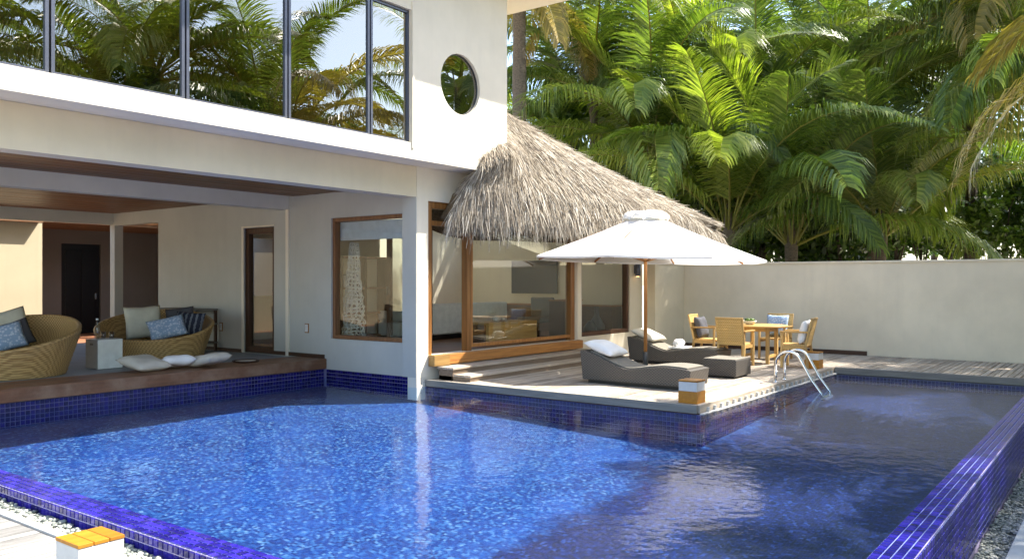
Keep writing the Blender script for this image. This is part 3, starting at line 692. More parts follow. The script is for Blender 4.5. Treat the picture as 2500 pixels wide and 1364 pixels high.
def roof_pts(s_, t_):
    t_ = np.clip(t_, 0, 1); k = np.clip(np.searchsorted(tv_, t_, side='right') - 1, 0, 3); f = ((t_ - np.array(tv_)[k]) / (np.array(tv_)[k + 1] - np.array(tv_)[k]))[:, None]
    i = np.clip((s_ * GS).astype(int), 0, GS); return GRID[k, i] * (1 - f) + GRID[k + 1, i] * f
def straws(p, d, ln, wd, lift, sag):
    d = d / np.linalg.norm(d, axis=1, keepdims=True); s = np.cross(d, np.array([-.5, -.6, .6])); s /= np.linalg.norm(s, axis=1, keepdims=True) + 1e-9
    n = np.cross(s, d); ln, wd, lift, sag = (x[:, None] for x in (ln, wd, lift, sag)); zz = np.array([[0, 0, 1.]])
    m = p + d * ln * .5 + n * lift; q = p + d * ln + n * lift * 1.2 - zz * sag
    V = np.stack([p - s * wd / 2, p + s * wd / 2, m + s * wd / 2, m - s * wd / 2, q + s * wd * .15, q - s * wd * .15], 1).reshape(-1, 3)
    b = (np.arange(len(p)) * 6)[:, None]; F = np.concatenate([b + np.array([[0, 1, 2, 3]]), b + np.array([[3, 2, 4, 5]])], 1).reshape(-1, 4); return V, F
U = rng.uniform
n1 = 62000; s1 = U(0, .975, n1); t1 = U(.2, .86, n1); cz_ = np.round(t1 * 16 + U(-.35, .35, n1)) / 16; t1 = np.clip(.55 * t1 + .45 * cz_, .2, .86)   # laid in courses
p1 = roof_pts(s1, t1); d1 = roof_pts(s1, t1 - .04) - p1; d1 = d1 / np.linalg.norm(d1, axis=1, keepdims=True) + rng.normal(0, .12, (n1, 3))
V1, F1 = straws(p1 + np.array([[-.3, -.6, .5]]) * U(-.02, .035, (n1, 1)), d1, U(.14, .40, n1), U(.005, .013, n1), U(.003, .03, n1), np.full(n1, .01))
n2 = 26000; s2 = U(0, .985, n2); t2 = U(0, .25, n2); p2 = roof_pts(s2, t2); q2 = roof_pts(s2, np.zeros(n2)) - np.array([[0, 0, .06]])
d2 = q2 - p2 - np.array([[0, 0, .08]]); d2 = d2 / np.linalg.norm(d2, axis=1, keepdims=True) + rng.normal(0, .15, (n2, 3)) * np.array([[1, 1, .5]])
lg = U(0, 1, n2) < .07; l2 = np.where(lg, U(.30, .62, n2), U(.14, .34, n2))
V2, F2 = straws(p2 + np.array([[-.4, -.7, .2]]) * U(-.03, .05, (n2, 1)), d2, l2, U(.006, .018, n2), U(0, .03, n2), np.full(n2, .03))
sv_ = np.concatenate([V1, V2]).tolist(); sf_ = np.concatenate([F1, F2 + len(V1)]).tolist()
me = bpy.data.meshes.new('straw_layer'); me.from_pydata([(a - VO[0], b - VO[1], c - VO[2]) for a, b, c in sv_], [], sf_); me.materials.append(MATS['thatch'])
sl_ = bpy.data.objects.new('straw_layer', me); col.objects.link(sl_); sl_.parent = roof; tag(sl_, kind='stuff')
vp(MB().box((14.47, 8.1, 2.72), (14.57, YW - .002, 2.82)).box((12.4, 8.05, 2.76), (17.2, 8.13, 2.86)), 'eave_rafter', 'dark_teak_x', roof)

# ================================================================ FURNITURE
def pillow_mesh(wd, hg, th_, mat, n=14, seed=0, sag=.0):
    r_ = np.random.default_rng(seed); m = MB(); vs_, fs_ = [], []
    for side in (1, -1):
        for i in range(n + 1):
            for j in range(n + 1):
                u, v = i / n * 2 - 1, j / n * 2 - 1
                pin = 1 - .10 * (1 - u * u) * v * v - .0
                px = u * wd / 2 * (1 - .09 * (1 - v * v) * 0 - .07 * (1 - abs(v)) * abs(u)); pz = v * hg / 2 * (1 - .07 * (1 - abs(u)) * abs(v))
                t = ((1 - u ** 4) * (1 - v ** 4)) ** .55
                wob = 1 + .10 * math.sin(u * 5 + seed) * math.sin(v * 4 + seed * 2)
                vs_.append((px, side * th_ / 2 * t * wob, pz - sag * (1 - u * u) * .03))
    N = (n + 1) ** 2
    for side in (0, 1):
        for i in range(n):
            for j in range(n):
                a = side * N + i * (n + 1) + j; q = (a, a + n + 1, a + n + 2, a + 1); fs_.append(q if side else q[::-1])
    m.add(vs_, fs_); bm = bmesh.new(); me = m.mesh('cushion', mat, True); bm.from_mesh(me); bmesh.ops.remove_doubles(bm, verts=bm.verts, dist=1e-5); bm.to_mesh(me); bm.free()
    me.polygons.foreach_set('use_smooth', [True] * len(me.polygons)); return me
def cushion(loc, rot, wd, hg, th_, mat, label, seed=1, group=None):
    o = link_mesh('cushion', pillow_mesh(wd, hg, th_, mat, seed=seed), None, loc, rot); return tag(o, label, 'cushion', group)

# round wicker daybeds
def daybed(loc, face, label):
    e = tag(empty('wicker_daybed', loc, face), label, 'daybed')
    n, m_ = 72, 26; vs_, fs_ = [], []
    def rim(a): return .36 + .46 * ((1 - math.cos(a)) / 2) ** 1.15          # low in front (local +X), high behind
    def rad(h): return .80 + .20 * min(1, h / .62)
    for lay in (0, 1):
        for i in range(n):
            a = 2 * math.pi * i / n
            for j in range(m_ + 1):
                h = rim(a) * j / m_; cor = .006 * math.sin(h * 150) if lay == 0 else .004 * math.sin(h * 150)
                r = rad(h) + cor + .003 * math.sin(a * 120) - (.05 if lay else 0)
                vs_.append((r * math.cos(a), r * math.sin(a), h + (0 if j < m_ or lay == 0 else -.0)))
    K = n * (m_ + 1)
    for i in range(n):
        i2 = (i + 1) % n
        for j in range(m_):
            a, b, c, d = i * (m_ + 1) + j, i2 * (m_ + 1) + j, i2 * (m_ + 1) + j + 1, i * (m_ + 1) + j + 1
            fs_.append((a, b, c, d)); fs_.append((K + d, K + c, K + b, K + a))
        fs_.append((i * (m_ + 1) + m_, i2 * (m_ + 1) + m_, K + i2 * (m_ + 1) + m_, K + i * (m_ + 1) + m_))
    bk_ = MB().add(vs_, fs_).build('basket', 'wicker_tan', e, True)
    MB().tube([((rad(rim(a)) - .025) * math.cos(a), (rad(rim(a)) - .025) * math.sin(a), rim(a) + .006) for a in [2 * math.pi * i / 64 for i in range(65)]], .032, 8, False).build('rim_roll', 'wicker_tan', bk_, True)
    MB().lathe([(.2, .16), (.77, .16), (.80, .2), (.80, .27), (.76, .305), (.3, .32)], n=40).build('seat_cushion', 'mattress', e, True)
    return e
FZ = .345
daybed((7.98, 13.92, FZ - .02), R(228), 'far round wicker daybed with sage, pale blue and navy cushions')
daybed((5.28, 13.28, FZ - .02), R(215), 'near round wicker daybed cut off by the left edge of the photo')
# cushions in the daybeds; local frame faces the camera
def face_cam(x, y_): return math.atan2(y_, x) - math.pi / 2
def cz(px, py, d): return at_d(px, py, d)
def put_cushion(px, py, d, wd, hg, th_, roll, lean, mat, label, seed, yaw=0.):
    x, y_, z = at_d(px, py, d); a = face_cam(x, y_) + yaw
    Mx = Matrix.Rotation(a, 4, 'Z') @ Matrix.Rotation(-lean, 4, 'X') @ Matrix.Rotation(roll, 4, 'Y')
    o = cushion((x, y_, z), Mx.to_euler(), wd, hg, th_, mat, label, seed); return o
put_cushion(350, 786, 14.85, .62, .60, .2, R(-3), R(18), 'cush_sage', 'large sage green cushion upright in the far daybed', 1, R(8))
put_cushion(408, 800, 14.55, .62, .40, .17, R(-14), R(28), 'cush_blue', 'pale blue patterned cushion leaning on the sage cushion in the far daybed', 2)
put_cushion(462, 790, 15.0, .52, .44, .17, R(4), R(20), 'cush_navy', 'navy striped cushion at the right side of the far daybed', 3, R(-20))
put_cushion(440, 778, 15.2, .5, .42, .16, R(-8), R(15), 'cush_dark', 'charcoal cushion behind the navy striped cushion in the far daybed', 9, R(-12))
put_cushion(18, 800, 12.75, .60, .56, .2, R(-16), R(18), 'cush_sage', 'olive green cushion at the back of the near daybed', 4)
put_cushion(40, 815, 12.55, .42, .42, .16, R(-20), R(20), 'cush_dark', 'dark grey cushion tucked between two cushions in the near daybed', 5)
put_cushion(18, 822, 12.35, .46, .42, .16, R(-16), R(24), 'cush_blue', 'pale blue patterned cushion in front in the near daybed', 6)
# cushions lying on the border boards
def flat_cushion(x, y_, z, wd, hg, th_, rz, tilt, mat, label, seed):
    Mx = Matrix.Rotation(rz, 4, 'Z') @ Matrix.Rotation(R(90) + tilt, 4, 'X'); cushion((x, y_, z), Mx.to_euler(), wd, hg, th_, mat, label, seed)
def fc(px, py, wd, hg, th_, rz, tilt, mat, label, seed):
    x, y_ = onz(px, py, FZ); flat_cushion(x, y_, FZ + th_ * .5 + abs(math.sin(tilt)) * hg * .36, wd, hg, th_, rz, tilt, mat, label, seed)
fc(352, 906, .58, .58, .17, R(10), R(12), 'cush_cream', 'cream cushion lying leftmost on the lounge border boards', 11)
fc(432, 899, .50, .50, .17, R(-22), R(-10), 'cush_white', 'white cushion lying between two cream cushions on the lounge edge', 12)
fc(508, 896, .54, .54, .17, R(18), R(-12), 'cush_cream', 'beige cushion lying rightmost on the lounge border boards', 13)
# book / tray on the boards
tx, ty = onz(600, 883, FZ)
t_ = tag(empty('round_tray', (tx, ty, FZ)), 'dark round tray with pale inside lying on the lounge boards', 'tray')
MB().lathe([(.12, 0), (.21, .0), (.225, .03), (.215, .03), (.20, .012), (.05, .010)], n=32).build('tray_body', 'dark_teak', t_, True)
MB().lathe([(.14, .013), (.17, .018), (.165, .022), (.02, .020)], n=28).build('plate', 'cush_cream', t_, True)
# white box table with bottle and glasses
bx = tag(empty('box_table', (6.70, 13.17, .325)), 'pale grey cube side table with dark hand slot between the daybeds', 'side table')
MB().box((-.20, -.19, 0), (.20, .19, .462)).build('cube_body', 'white_box', bx, bevel=.005)
MB().box((-.203, -.19, .003), (-.2005, .19, .459)).build('side_panel', 'box_side', bx)
MB().box((-.206, -.05, .37), (-.2035, .05, .40)).build('hand_slot', 'black', bx)
zt = .325 + .463
b_ = tag(empty('water_bottle', (6.60, 13.2, zt)), 'clear glass water bottle on the cube side table', 'bottle')
MB().lathe([(.03, 0), (.042, .01), (.042, .16), (.036, .19), (.016, .235), (.015, .28), (.018, .285), (.018, .30)], n=20).build('bottle_body', 'bottle_glass', b_, True)
MB().lathe([(.019, .30), (.019, .325)], n=14).build('cap', 'white_box', b_)
for k, (gx, gy_) in enumerate(((6.72, 13.24), (6.80, 13.14))):
    t2 = MB().lathe([(.028, 0), (.034, .004), (.038, .11), (.036, .11), (.031, .01), (.01, .008)], n=18).build('drinking_glass', 'bottle_glass', None, True)
    t2.location = (gx, gy_, zt); tag(t2, ('drinking glass nearest the bottle on the cube side table', 'drinking glass at the right corner of the cube side table')[k], 'glass')
# low console behind the far daybed
cs = tag(empty('console_table', (9.45, 15.35, .325)), 'low dark wooden console with pale shelves against the lounge wall', 'console')
for xx in (-.22, .22):
    for yy in (-.72, 0., .72): MB().box((xx - .025, yy - .025, 0), (xx + .025, yy + .025, .82)).build('leg', 'dark_teak', cs)
for zz in (.15, .52, .80): MB().box((-.25, -.76, zz), (.25, .76, zz + .035)).build('shelf', 'deck_y', cs, bevel=.004)
MB().box((-.24, .1, .56), (.2, .66, .79)).build('drawer_box', 'dark_teak_y', cs)
for k, (xx, yy, hh) in enumerate(((10.9, 17.6, .95), (10.95, 18.05, 1.0))):
    lg = tag(empty('travel_trunk', (xx, yy, .33)), ('tall brown trunk standing left in the dark side room', 'tall brown trunk with dark strap standing right in the dark side room')[k], 'trunk')
    MB().box((-.2, -.19, 0), (.2, .19, hh)).build('trunk_body', 'eave_wood', lg, bevel=.02); MB().box((-.205, -.03, -.0), (.205, .03, hh + .005)).build('strap', 'dark_teak', lg)

# ---------------------------------------------------------------- loungers, ottoman
def lounger(loc, label, flip=1):
    e = tag(empty('sun_lounger', loc), label, 'lounger', 'dark wicker loungers on the sun deck')
    prof = [(0, .50), (.06, .505), (.3, .44), (.55, .335), (.78, .262), (.95, .262), (1.2, .30), (1.45, .325), (1.7, .318), (1.88, .295)]
    sm = []
    for i in range(len(prof) - 1):
        for q in range(4):
            t = q / 4; p0 = prof[max(i - 1, 0)]; p1 = prof[i]; p2 = prof[i + 1]; p3 = prof[min(i + 2, len(prof) - 1)]
            sm.append(tuple(.5 * (2 * p1[k] + (p2[k] - p0[k]) * t + (2 * p0[k] - 5 * p1[k] + 4 * p2[k] - p3[k]) * t * t + (3 * p1[k] - p0[k] - 3 * p2[k] + p3[k]) * t ** 3) for k in (0, 1)))
    sm.append(prof[-1]); m = MB(); W = .66
    top = [(-s, z) for s, z in sm]; lo = [(-(s * .955 + .05), .055) for s, z in sm]
    N = len(sm)
    for xx in (0, W):
        m.v.extend([(xx, y_, z) for y_, z in top] + [(xx, y_, z) for y_, z in lo])
    for i in range(N - 1):
        m.f.append((i, i + 1, N + i + 1, N + i)); m.f.append((2 * N + N + i, 2 * N + N + i + 1, 2 * N + i + 1, 2 * N + i))
        m.f.append((i + 1, i, 2 * N + i, 2 * N + i + 1)); m.f.append((N + i, N + i + 1, 3 * N + i + 1, 3 * N + i))
    m.f.append((0, N, 3 * N, 2 * N)); m.f.append((N - 1, 3 * N - 1, 4 * N - 1, 2 * N - 1))
    wb_ = m.build('wicker_body', 'wicker_dark', e, bevel=.018)
    MB().box((.06, -1.72, 0), (W - .06, -.12, .053)).build('plinth', 'black', wb_)
    m = MB()
    for i in range(2, N - 1):                            # thin sling pad following the top
        pass
    pad = [(y_, z + .004) for y_, z in top[6:-2]]; M_ = len(pad)
    for xx in (.05, W - .05): m.v.extend([(xx, y_, z) for y_, z in pad] + [(xx, y_, z + .018) for y_, z in pad])
    for i in range(M_ - 1):
        m.f.append((M_ + i + 1, M_ + i, 3 * M_ + i, 3 * M_ + i + 1)); m.f.append((i, i + 1, M_ + i + 1, M_ + i)); m.f.append((3 * M_ + i, 3 * M_ + i + 1, 2 * M_ + i + 1, 2 * M_ + i))
    m.f.append((0, M_, 3 * M_, 2 * M_)); m.f.append((M_ - 1, 3 * M_ - 1, 4 * M_ - 1, 2 * M_ - 1))
    m.build('pad', 'mattress', e)
    return e
lounger((11.12, 7.0, ZD), 'front dark wicker sun lounger by the pool edge with a white pillow')
lounger((14.45, 8.0, ZD), 'rear dark wicker sun lounger behind the umbrella pole')
def head_pillow(x, y_, z, mat, label, seed):
    Mx = Matrix.Rotation(R(90), 4, 'Z') @ Matrix.Rotation(R(90 + 19), 4, 'X') if False else Matrix.Rotation(R(0), 4, 'Z') @ Matrix.Rotation(R(-90 + 20), 4, 'X')
    cushion((x, y_, z), Mx.to_euler(), .60, .54, .15, mat, label, seed)
head_pillow(11.45, 6.71, ZD + .535, 'cush_white', 'white pillow on the head of the front sun lounger', 21)
head_pillow(14.80, 7.71, ZD + .535, 'cush_cream', 'cream pillow on the head of the rear sun lounger', 22)
tw = tag(empty('folded_towel', (14.78, 7.03, ZD + .30)), 'white rolled towel resting on the rear sun lounger', 'towel')
MB().box((-.2, -.16, .0), (.22, .16, .035)).build('towel_fold', 'cush_white', tw, bevel=.015)
r_ = MB().tube([(-.17, .02, .10), (-.1, .02, .105), (.1, .02, .105), (.17, .02, .10)], [.05, .072, .072, .05], 14); r_.build('towel_roll', 'cush_white', tw, True)
ot = tag(empty('wicker_ottoman', (13.33, 5.48, ZD)), 'square dark wicker ottoman table at the foot of the loungers', 'ottoman')
MB().box((-.33, -.29, .03), (.33, .29, .30)).build('ottoman_body', 'wicker_dark', ot, bevel=.012)
MB().box((-.28, -.24, 0), (.28, .24, .029)).build('plinth', 'black', ot)
MB().box((-.32, -.28, .301), (.32, .28, .314)).build('top_panel', 'mattress', ot, bevel=.004)

# ---------------------------------------------------------------- umbrella
UX, UYp = 13.45, 7.07
ue = tag(empty('patio_umbrella', (UX, UYp, ZD)), 'large white octagonal patio umbrella with wooden pole over the loungers', 'umbrella')
MB().tube([(0, 0, 0), (0, 0, 2.86)], .032, 14).build('pole', 'teak', ue, True)
MB().box((-.28, -.28, 0), (.28, .28, .05)).build('base_plate', 'concrete', ue, bevel=.01); MB().tube([(0, 0, .05), (0, 0, .32)], .045, 14).build('base_sleeve', 'dark_metal', ue, True)
ce = MB(); rr, zr, zc, rc = 2.12, 1.99, 2.67, .40; ph = R(12); nseg = 9
def canopy_pt(a_idx, t, lf=0.):
    a0 = ph + a_idx * math.pi / 4; r = rc + (rr - rc) * t; z = zc + (zr - zc) * (t ** .93) - .0
    return Vector((r * math.cos(a0), r * math.sin(a0), z + lf))
tilt = Matrix.Rotation(R(1.3), 4, Vector((.8, .6, 0)))
def tl(p): q = Vector(p) - Vector((0, 0, zr)); return (tilt @ q) + Vector((0, 0, zr))
for k in range(8):
    for lf in (0.,):
        base = len(ce.v)
        for i in range(nseg + 1):
            t = i / nseg; p, q = canopy_pt(k, t, lf), canopy_pt((k + 1), t, lf)
            for j in range(7):
                s = j / 6; c = p.lerp(q, s); c.z -= .015 * math.sin(math.pi * s) * t; ce.v.append(tuple(tl(c)))
        for i in range(nseg):
            for j in range(6):
                a = base + i * 7 + j; f = (a, a + 7, a + 8, a + 1); ce.f.append(f if lf == 0 else f[::-1])
cano = ce.build('canopy', 'canopy', ue)
vl = MB()
for k in range(8):
    for j in range(6):
        pts = []
        for s in (j / 6, (j + 1) / 6):
            c = canopy_pt(k, 1.).lerp(canopy_pt(k + 1, 1.), s); c.z -= .015 * math.sin(math.pi * s); pts.append(c)
        a, b = tl(pts[0] * 1.0005), tl(pts[1] * 1.0005); o = Vector((0, 0, -.035)); vl.add([a, b, b + o, a + o], [(0, 1, 2, 3)])
vl.build('valance', 'canopy', cano)
for k in range(8):
    a, b = tl(canopy_pt(k, .0, -.035)), tl(canopy_pt(k, .985, -.03)); MB().bar(a * 1.0, b, .022, .03).build('rib', 'teak', ue)
    m_ = a.lerp(b, .5); MB().bar((0, 0, 1.95), m_, .018, .024).build('strut', 'teak', ue)
# crumpled vent cap
cp = MB(); n = 48; rings = [(.41, 2.72), (.40, 2.76), (.32, 2.81), (.17, 2.84), (.02, 2.85)]
for r, z in rings:
    for i in range(n):
        a = 2 * math.pi * i / n; wv = .04 * math.sin(a * 8 + 1) * (r / .46); cp.v.append((r * (1 + .07 * math.sin(a * 8)) * math.cos(a), r * (1 + .07 * math.sin(a * 8)) * math.sin(a), z + wv + .02 * math.sin(a * 19)))
for i in range(len(rings) - 1):
    for k in range(n): cp.f.append((i * n + k, i * n + (k + 1) % n, (i + 1) * n + (k + 1) % n, (i + 1) * n + k))
cp.f.append(tuple((len(rings) - 1) * n + k for k in range(n))); vcap = cp.build('vent_cap', 'canopy', ue, True)
MB().lathe([(.38, 2.66), (.39, 2.69), (.38, 2.715)], n=32).build('vent_band', 'cush_cream', vcap, True)

# ---------------------------------------------------------------- dining set
def dining_chair(loc, rz, label):
    e = tag(empty('dining_armchair', loc, rz), label, 'chair', 'armchairs around the dining table')     # local +X is where the sitter looks
    for s in (-1, 1):
        MB().bar((.22, s * .26, 0), (.22, s * .26, .66), .042).build('leg', 'teak_pale', e, bevel=.005)
        MB().bar((-.24, s * .25, 0), (-.20, s * .25, .43), .042).build('leg', 'teak_pale', e, bevel=.005)
        MB().bar((-.20, s * .25, .43), (-.31, s * .25, .90), .036).build('back_stile', 'teak_pale', e, bevel=.005)
        MB().bar((-.25, s * .265, .665), (.25, s * .265, .665), .055, .03).build('armrest', 'teak_pale_x', e, bevel=.006)
        MB().bar((-.2, s * .25, .38), (.2, s * .25, .38), .03, .06).build('side_rail', 'teak_pale_x', e)
    MB().box((-.22, -.235, .40), (.25, .235, .44)).build('seat', 'wicker_yellow', e, bevel=.012)
    m = MB(); 
    for i in range(10):
        t0, t1 = i / 10, (i + .94) / 10
        x0, z0 = -.20 - .11 * t0, .40 + .50 * t0; x1, z1 = -.20 - .11 * t1, .40 + .50 * t1
        m.add([(x0 - .012, -.234, z0), (x0 - .012, .234, z0), (x0 + .012, .234, z0), (x0 + .012, -.234, z0), (x1 - .012, -.234, z1), (x1 - .012, .234, z1), (x1 + .012, .234, z1), (x1 + .012, -.234, z1)],
              [(0, 3, 2, 1), (4, 5, 6, 7), (0, 1, 5, 4), (1, 2, 6, 5), (2, 3, 7, 6), (3, 0, 4, 7)])
    bp_ = m.build('back_panel', 'wicker_yellow', e)
    MB().bar((-.312, -.268, .905), (-.312, .268, .905), .04, .03).build('top_rail', 'teak_pale', bp_, bevel=.005)
    return e
TX, TY = 15.95, 5.88
dining_chair((15.05, 6.02, ZD), R(0), 'yellow teak armchair showing its full woven back, nearest the ottoman')
dining_chair((15.9, 6.95, ZD), R(-85), 'yellow teak armchair left of the table with a dark cushion')
dining_chair((15.52, 5.02, ZD), R(97), 'yellow teak armchair right of the table with a white cushion')
dining_chair((16.95, 5.92, ZD), R(180), 'yellow teak armchair behind the table with a pale blue cushion')
tb = tag(empty('dining_table', (TX, TY, ZD)), 'round yellow teak dining table with four chairs by the garden wall', 'table')
MB().lathe([(.50, .70), (.53, .705), (.53, .735), (.51, .74)], n=40).build('table_top', 'teak_pale_x', tb, True)
for sx in (-1, 1):
    for sy in (-1, 1): MB().bar((sx * .24, sy * .24, 0), (sx * .24, sy * .24, .70), .065).build('leg', 'teak_pale', tb, bevel=.006)
for s in (-1, 1):
    MB().box((-.21, s * .24 - .02, .62), (.21, s * .24 + .02, .70)).build('apron', 'teak_pale_x', tb); MB().box((s * .24 - .02, -.21, .62), (s * .24 + .02, .21, .70)).build('apron', 'teak_pale', tb)
    MB().box((-.21, s * .24 - .018, .12), (.21, s * .24 + .018, .17)).build('stretcher', 'teak_pale_x', tb)
def chair_cushion(x, y_, z, rz, mat, label, seed, wd=.46, hg=.44):
    Mx = Matrix.Rotation(rz, 4, 'Z') @ Matrix.Rotation(R(-14), 4, 'X'); cushion((x, y_, z), Mx.to_euler(), wd, hg, .16, mat, label, seed)
chair_cushion(15.9, 7.08, ZD + .66, R(0), 'cush_dark', 'dark grey cushion on the armchair left of the dining table', 31)
chair_cushion(15.50, 4.87, ZD + .66, R(187), 'cush_white', 'white cushion on the armchair right of the dining table', 32)
chair_cushion(17.05, 5.92, ZD + .68, R(-90), 'cush_blue', 'pale blue cushion on the armchair behind the dining table', 33)
pl = tag(empty('fruit_bowl', (15.85, 6.05, ZD + .741)), 'small bowl of green fruit on the dining table', 'bowl')
MB().lathe([(.05, 0), (.09, .02), (.14, .08), (.132, .08), (.08, .028), (.02, .02)], n=24).build('bowl', 'cush_sage', pl, True)
for k in range(6):
    a = k * 1.05; MB().lathe([(.001, -.04), (.03, -.028), (.042, 0), (.03, .028), (.001, .04)], (.06 * math.cos(a), .06 * math.sin(a), .09), 12).build('fruit', 'leaf_mid', pl, True)

# ---------------------------------------------------------------- lanterns, ladder
def lantern(loc, label, s=.265, h=.30):
    e = tag(empty('deck_lantern', loc), label, 'lantern', 'orange and white box lanterns'); a = s / 2
    MB().box((-a, -a, 0), (a, a, h * .52)).build('wooden_base', 'lantern_wood', e, bevel=.004)
    MB().box((-a + .004, -a + .004, h * .52 + .001), (a - .004, a - .004, h - .022)).build('diffuser', 'lantern_white', e, bevel=.004)
    for k in range(3):
        MB().box((-a + k * s / 3 + .002, -a, h - .021), (-a + (k + 1) * s / 3 - .002, a, h)).build('lid_slat', 'lantern_wood', e, bevel=.003)
    return e
lantern((2.365, 4.81, ZN), 'box lantern with orange slatted lid on the near left deck', .27, .315)
lantern((10.16, 4.66, ZD), 'box lantern on the corner of the sun deck in front of the loungers')
lantern((15.55, 4.72, ZD), 'box lantern at the far end of the sun deck beside the pool ladder')
la = tag(empty('pool_ladder', (13.1, 4.5, ZD)), 'bent stainless steel pool ladder rails at the deck edge', 'ladder'); lo_ = (13.1, 4.5, ZD)
for X in (13.0, 13.42):
    pts = [(X, 4.54, ZD)] + [(X, 4.54, ZD + .28)]
    for a in np.linspace(math.pi, .22 * math.pi, 14): pts.append((X, 4.33 - .21 * math.cos(a), ZD + .28 + .21 * math.sin(a)))
    x_, y_, z_ = pts[-1]; pts += [(X, 3.98, .18), (X, 3.83, -.02), (X, 3.81, -.12)]
    rl_ = MB().tube(pts, .021, 12).build('rail', 'steel', la, True, off=lo_); MB().lathe([(.05, 0), (.05, .008), (.025, .02)], (X, 4.54, ZD), 16).build('flange', 'steel', rl_, True, off=lo_)
for zz, yy in ((-.09, 3.81),): MB().box((13.01, yy - .04, zz - .02), (13.41, yy + .04, zz + .02)).build('rung', 'steel', la, off=lo_)

# ---------------------------------------------------------------- inside the room
sf = tag(empty('white_sofa', (13.5, 11.9, .5)), 'white sofa with its back to the glass front inside the room', 'sofa')
MB().box((-1.6, -.45, .10), (1.6, -.25, .74)).build('backrest', 'sofa', sf, bevel=.04); MB().box((-1.6, -.24, .10), (1.6, .45, .40)).build('seat', 'sofa', sf, bevel=.04)
for s in (-1, 1): MB().box((s * 1.5 - .1, -.24, .405), (s * 1.5 + .1, .45, .6)).build('armrest', 'sofa', sf, bevel=.04)
MB().box((-1.5, -.4, 0), (1.5, .4, .09)).build('plinth', 'black', sf)
ctb = tag(empty('coffee_table', (13.3, 10.2, .5)), 'chunky yellow wood coffee table right behind the glass', 'coffee table')
MB().box((-.8, -.27, .03), (.8, .27, .36)).build('block', 'teak_pale_x', ctb, bevel=.006); MB().box((-.8, -.28, .362), (.8, .28, .40)).build('top_board', 'teak_pale_x', ctb, bevel=.004)
MB().box((-.84, -.2, 0), (-.803, .2, .36)).build('end_board', 'dark_teak', ctb)
cp_ = tag(empty('tea_set', (13.0, 10.15, .9)), 'white tea pot and cup on the coffee table', 'tea set')
MB().lathe([(.04, 0), (.08, .03), (.085, .07), (.05, .11), (.02, .12)], n=20).build('pot', 'lantern_white', cp_, True); MB().lathe([(.02, 0), (.04, .03), (.042, .07), (.038, .07), (.01, .01)], (.26, .02, 0), 16).build('cup', 'lantern_white', cp_, True)
tv = tag(empty('television', (17.09, 12.1, 1.4)), 'flat dark television hanging on the end wall of the room', 'television')
MB().box((-.05, -.7, 0), (-.001, .7, .82)).build('screen_body', 'tv', tv, bevel=.006); MB().box((-.053, -.68, .02), (-.0505, .68, .80)).build('screen', 'black', tv)
cb = tag(empty('cabinet', (16.85, 11.2, .5)), 'low brown cabinet along the end wall of the room', 'cabinet')
MB().box((-.22, -1.6, 0), (.22, 1.6, .62)).build('cabinet_body', 'dark_teak_y', cb, bevel=.005); MB().box((-.24, -1.62, .621), (.24, 1.62, .65)).build('cabinet_top', 'teak_y', cb)
cb2 = tag(empty('tall_cabinet', (15.15, 9.9, .5)), 'brown wooden cabinet seen through the right window', 'cabinet')
MB().box((-.35, -.2, 0), (.35, .2, .78)).build('cabinet_body', 'dark_teak', cb2, bevel=.005); MB().box((-.36, -.21, .781), (.36, .21, .81)).build('cabinet_top', 'teak_x', cb2)
def vase(loc, prof, label):
    o = MB().lathe(prof, n=22).build('floor_vase', 'vase', None, True); o.location = loc; tag(o, label, 'vase')
vase((16.15, 9.72, .5), [(.12, 0), (.17, .08), (.18, .2), (.13, .32), (.06, .42), (.045, .62), (.06, .64)], 'tall dark bottle vase standing inside the right window')
vase((15.8, 9.68, .5), [(.10, 0), (.15, .06), (.15, .18), (.08, .27), (.05, .3), (.06, .32)], 'small dark round vase beside the tall vase in the right window')
ic = tag(empty('lounge_chair', (15.0, 10.6, .5)), 'dark brown low chair inside the room beyond the coffee table', 'chair')
MB().box((-.3, -.3, .3), (.3, .3, .42)).build('seat', 'mattress', ic, bevel=.03); MB().box((.22, -.3, .421), (.32, .3, .85)).build('backrest', 'mattress', ic, bevel=.03)
for sx in (-.25, .25):
    for sy in (-.25, .25): MB().box((sx - .02, sy - .02, 0), (sx + .02, sy + .02, .3)).build('leg', 'dark_teak', ic)
bs = tag(empty('bookshelf', (11.5, 12.42, .5)), 'open brown bookshelf seen through the lounge side window', 'bookshelf')
for xx in (-.62, -.0, .62): MB().box((xx - .03, -.15, 0), (xx + .03, .15, 1.7)).build('upright', 'dark_teak', bs)
for zz in (.1, .55, 1.05, 1.66):
    for xx in (-.315, .315): MB().box((xx - .283, -.15, zz), (xx + .283, .15, zz + .035)).build('shelf', 'dark_teak_x', bs)
for k in range(16):
    zz, xx = ((1.086, -.52 + k * .055) if k < 8 else (.586, -.5 + (k - 8) * .05)); h = random.uniform(.18, .26)
    o = MB().box((xx, -.1, zz), (xx + .04, .1, zz + h)).build('book', random.choice(['cush_dark', 'cush_white', 'alu', 'cush_navy', 'blind']), None); o.location = (11.5, 12.42, .5)
    tag(o, 'thin book standing on the ' + ('upper' if k < 8 else 'middle') + ' shelf of the bookshelf', 'book', 'books on the ' + ('upper' if k < 8 else 'middle') + ' shelf')
ls = bpy.data.objects.new('lattice_sculpture', None); col.objects.link(ls); ls.location = (10.34, 11.35, .5)
tag(ls, 'tall white openwork lattice sculpture behind the lounge side window', 'sculpture')
m = MB(); nr, na = 26, 12
for i in range(nr + 1):
    for k in range(na):
        a = 2 * math.pi * (k + .5 * (i % 2)) / na + rng.normal(0, .09); r = (.21 - .14 * (i / nr) ** 1.3) * (1 + rng.normal(0, .09)); m.v.append((r * math.cos(a), r * math.sin(a), i / nr * 1.9 + rng.normal(0, .014)))
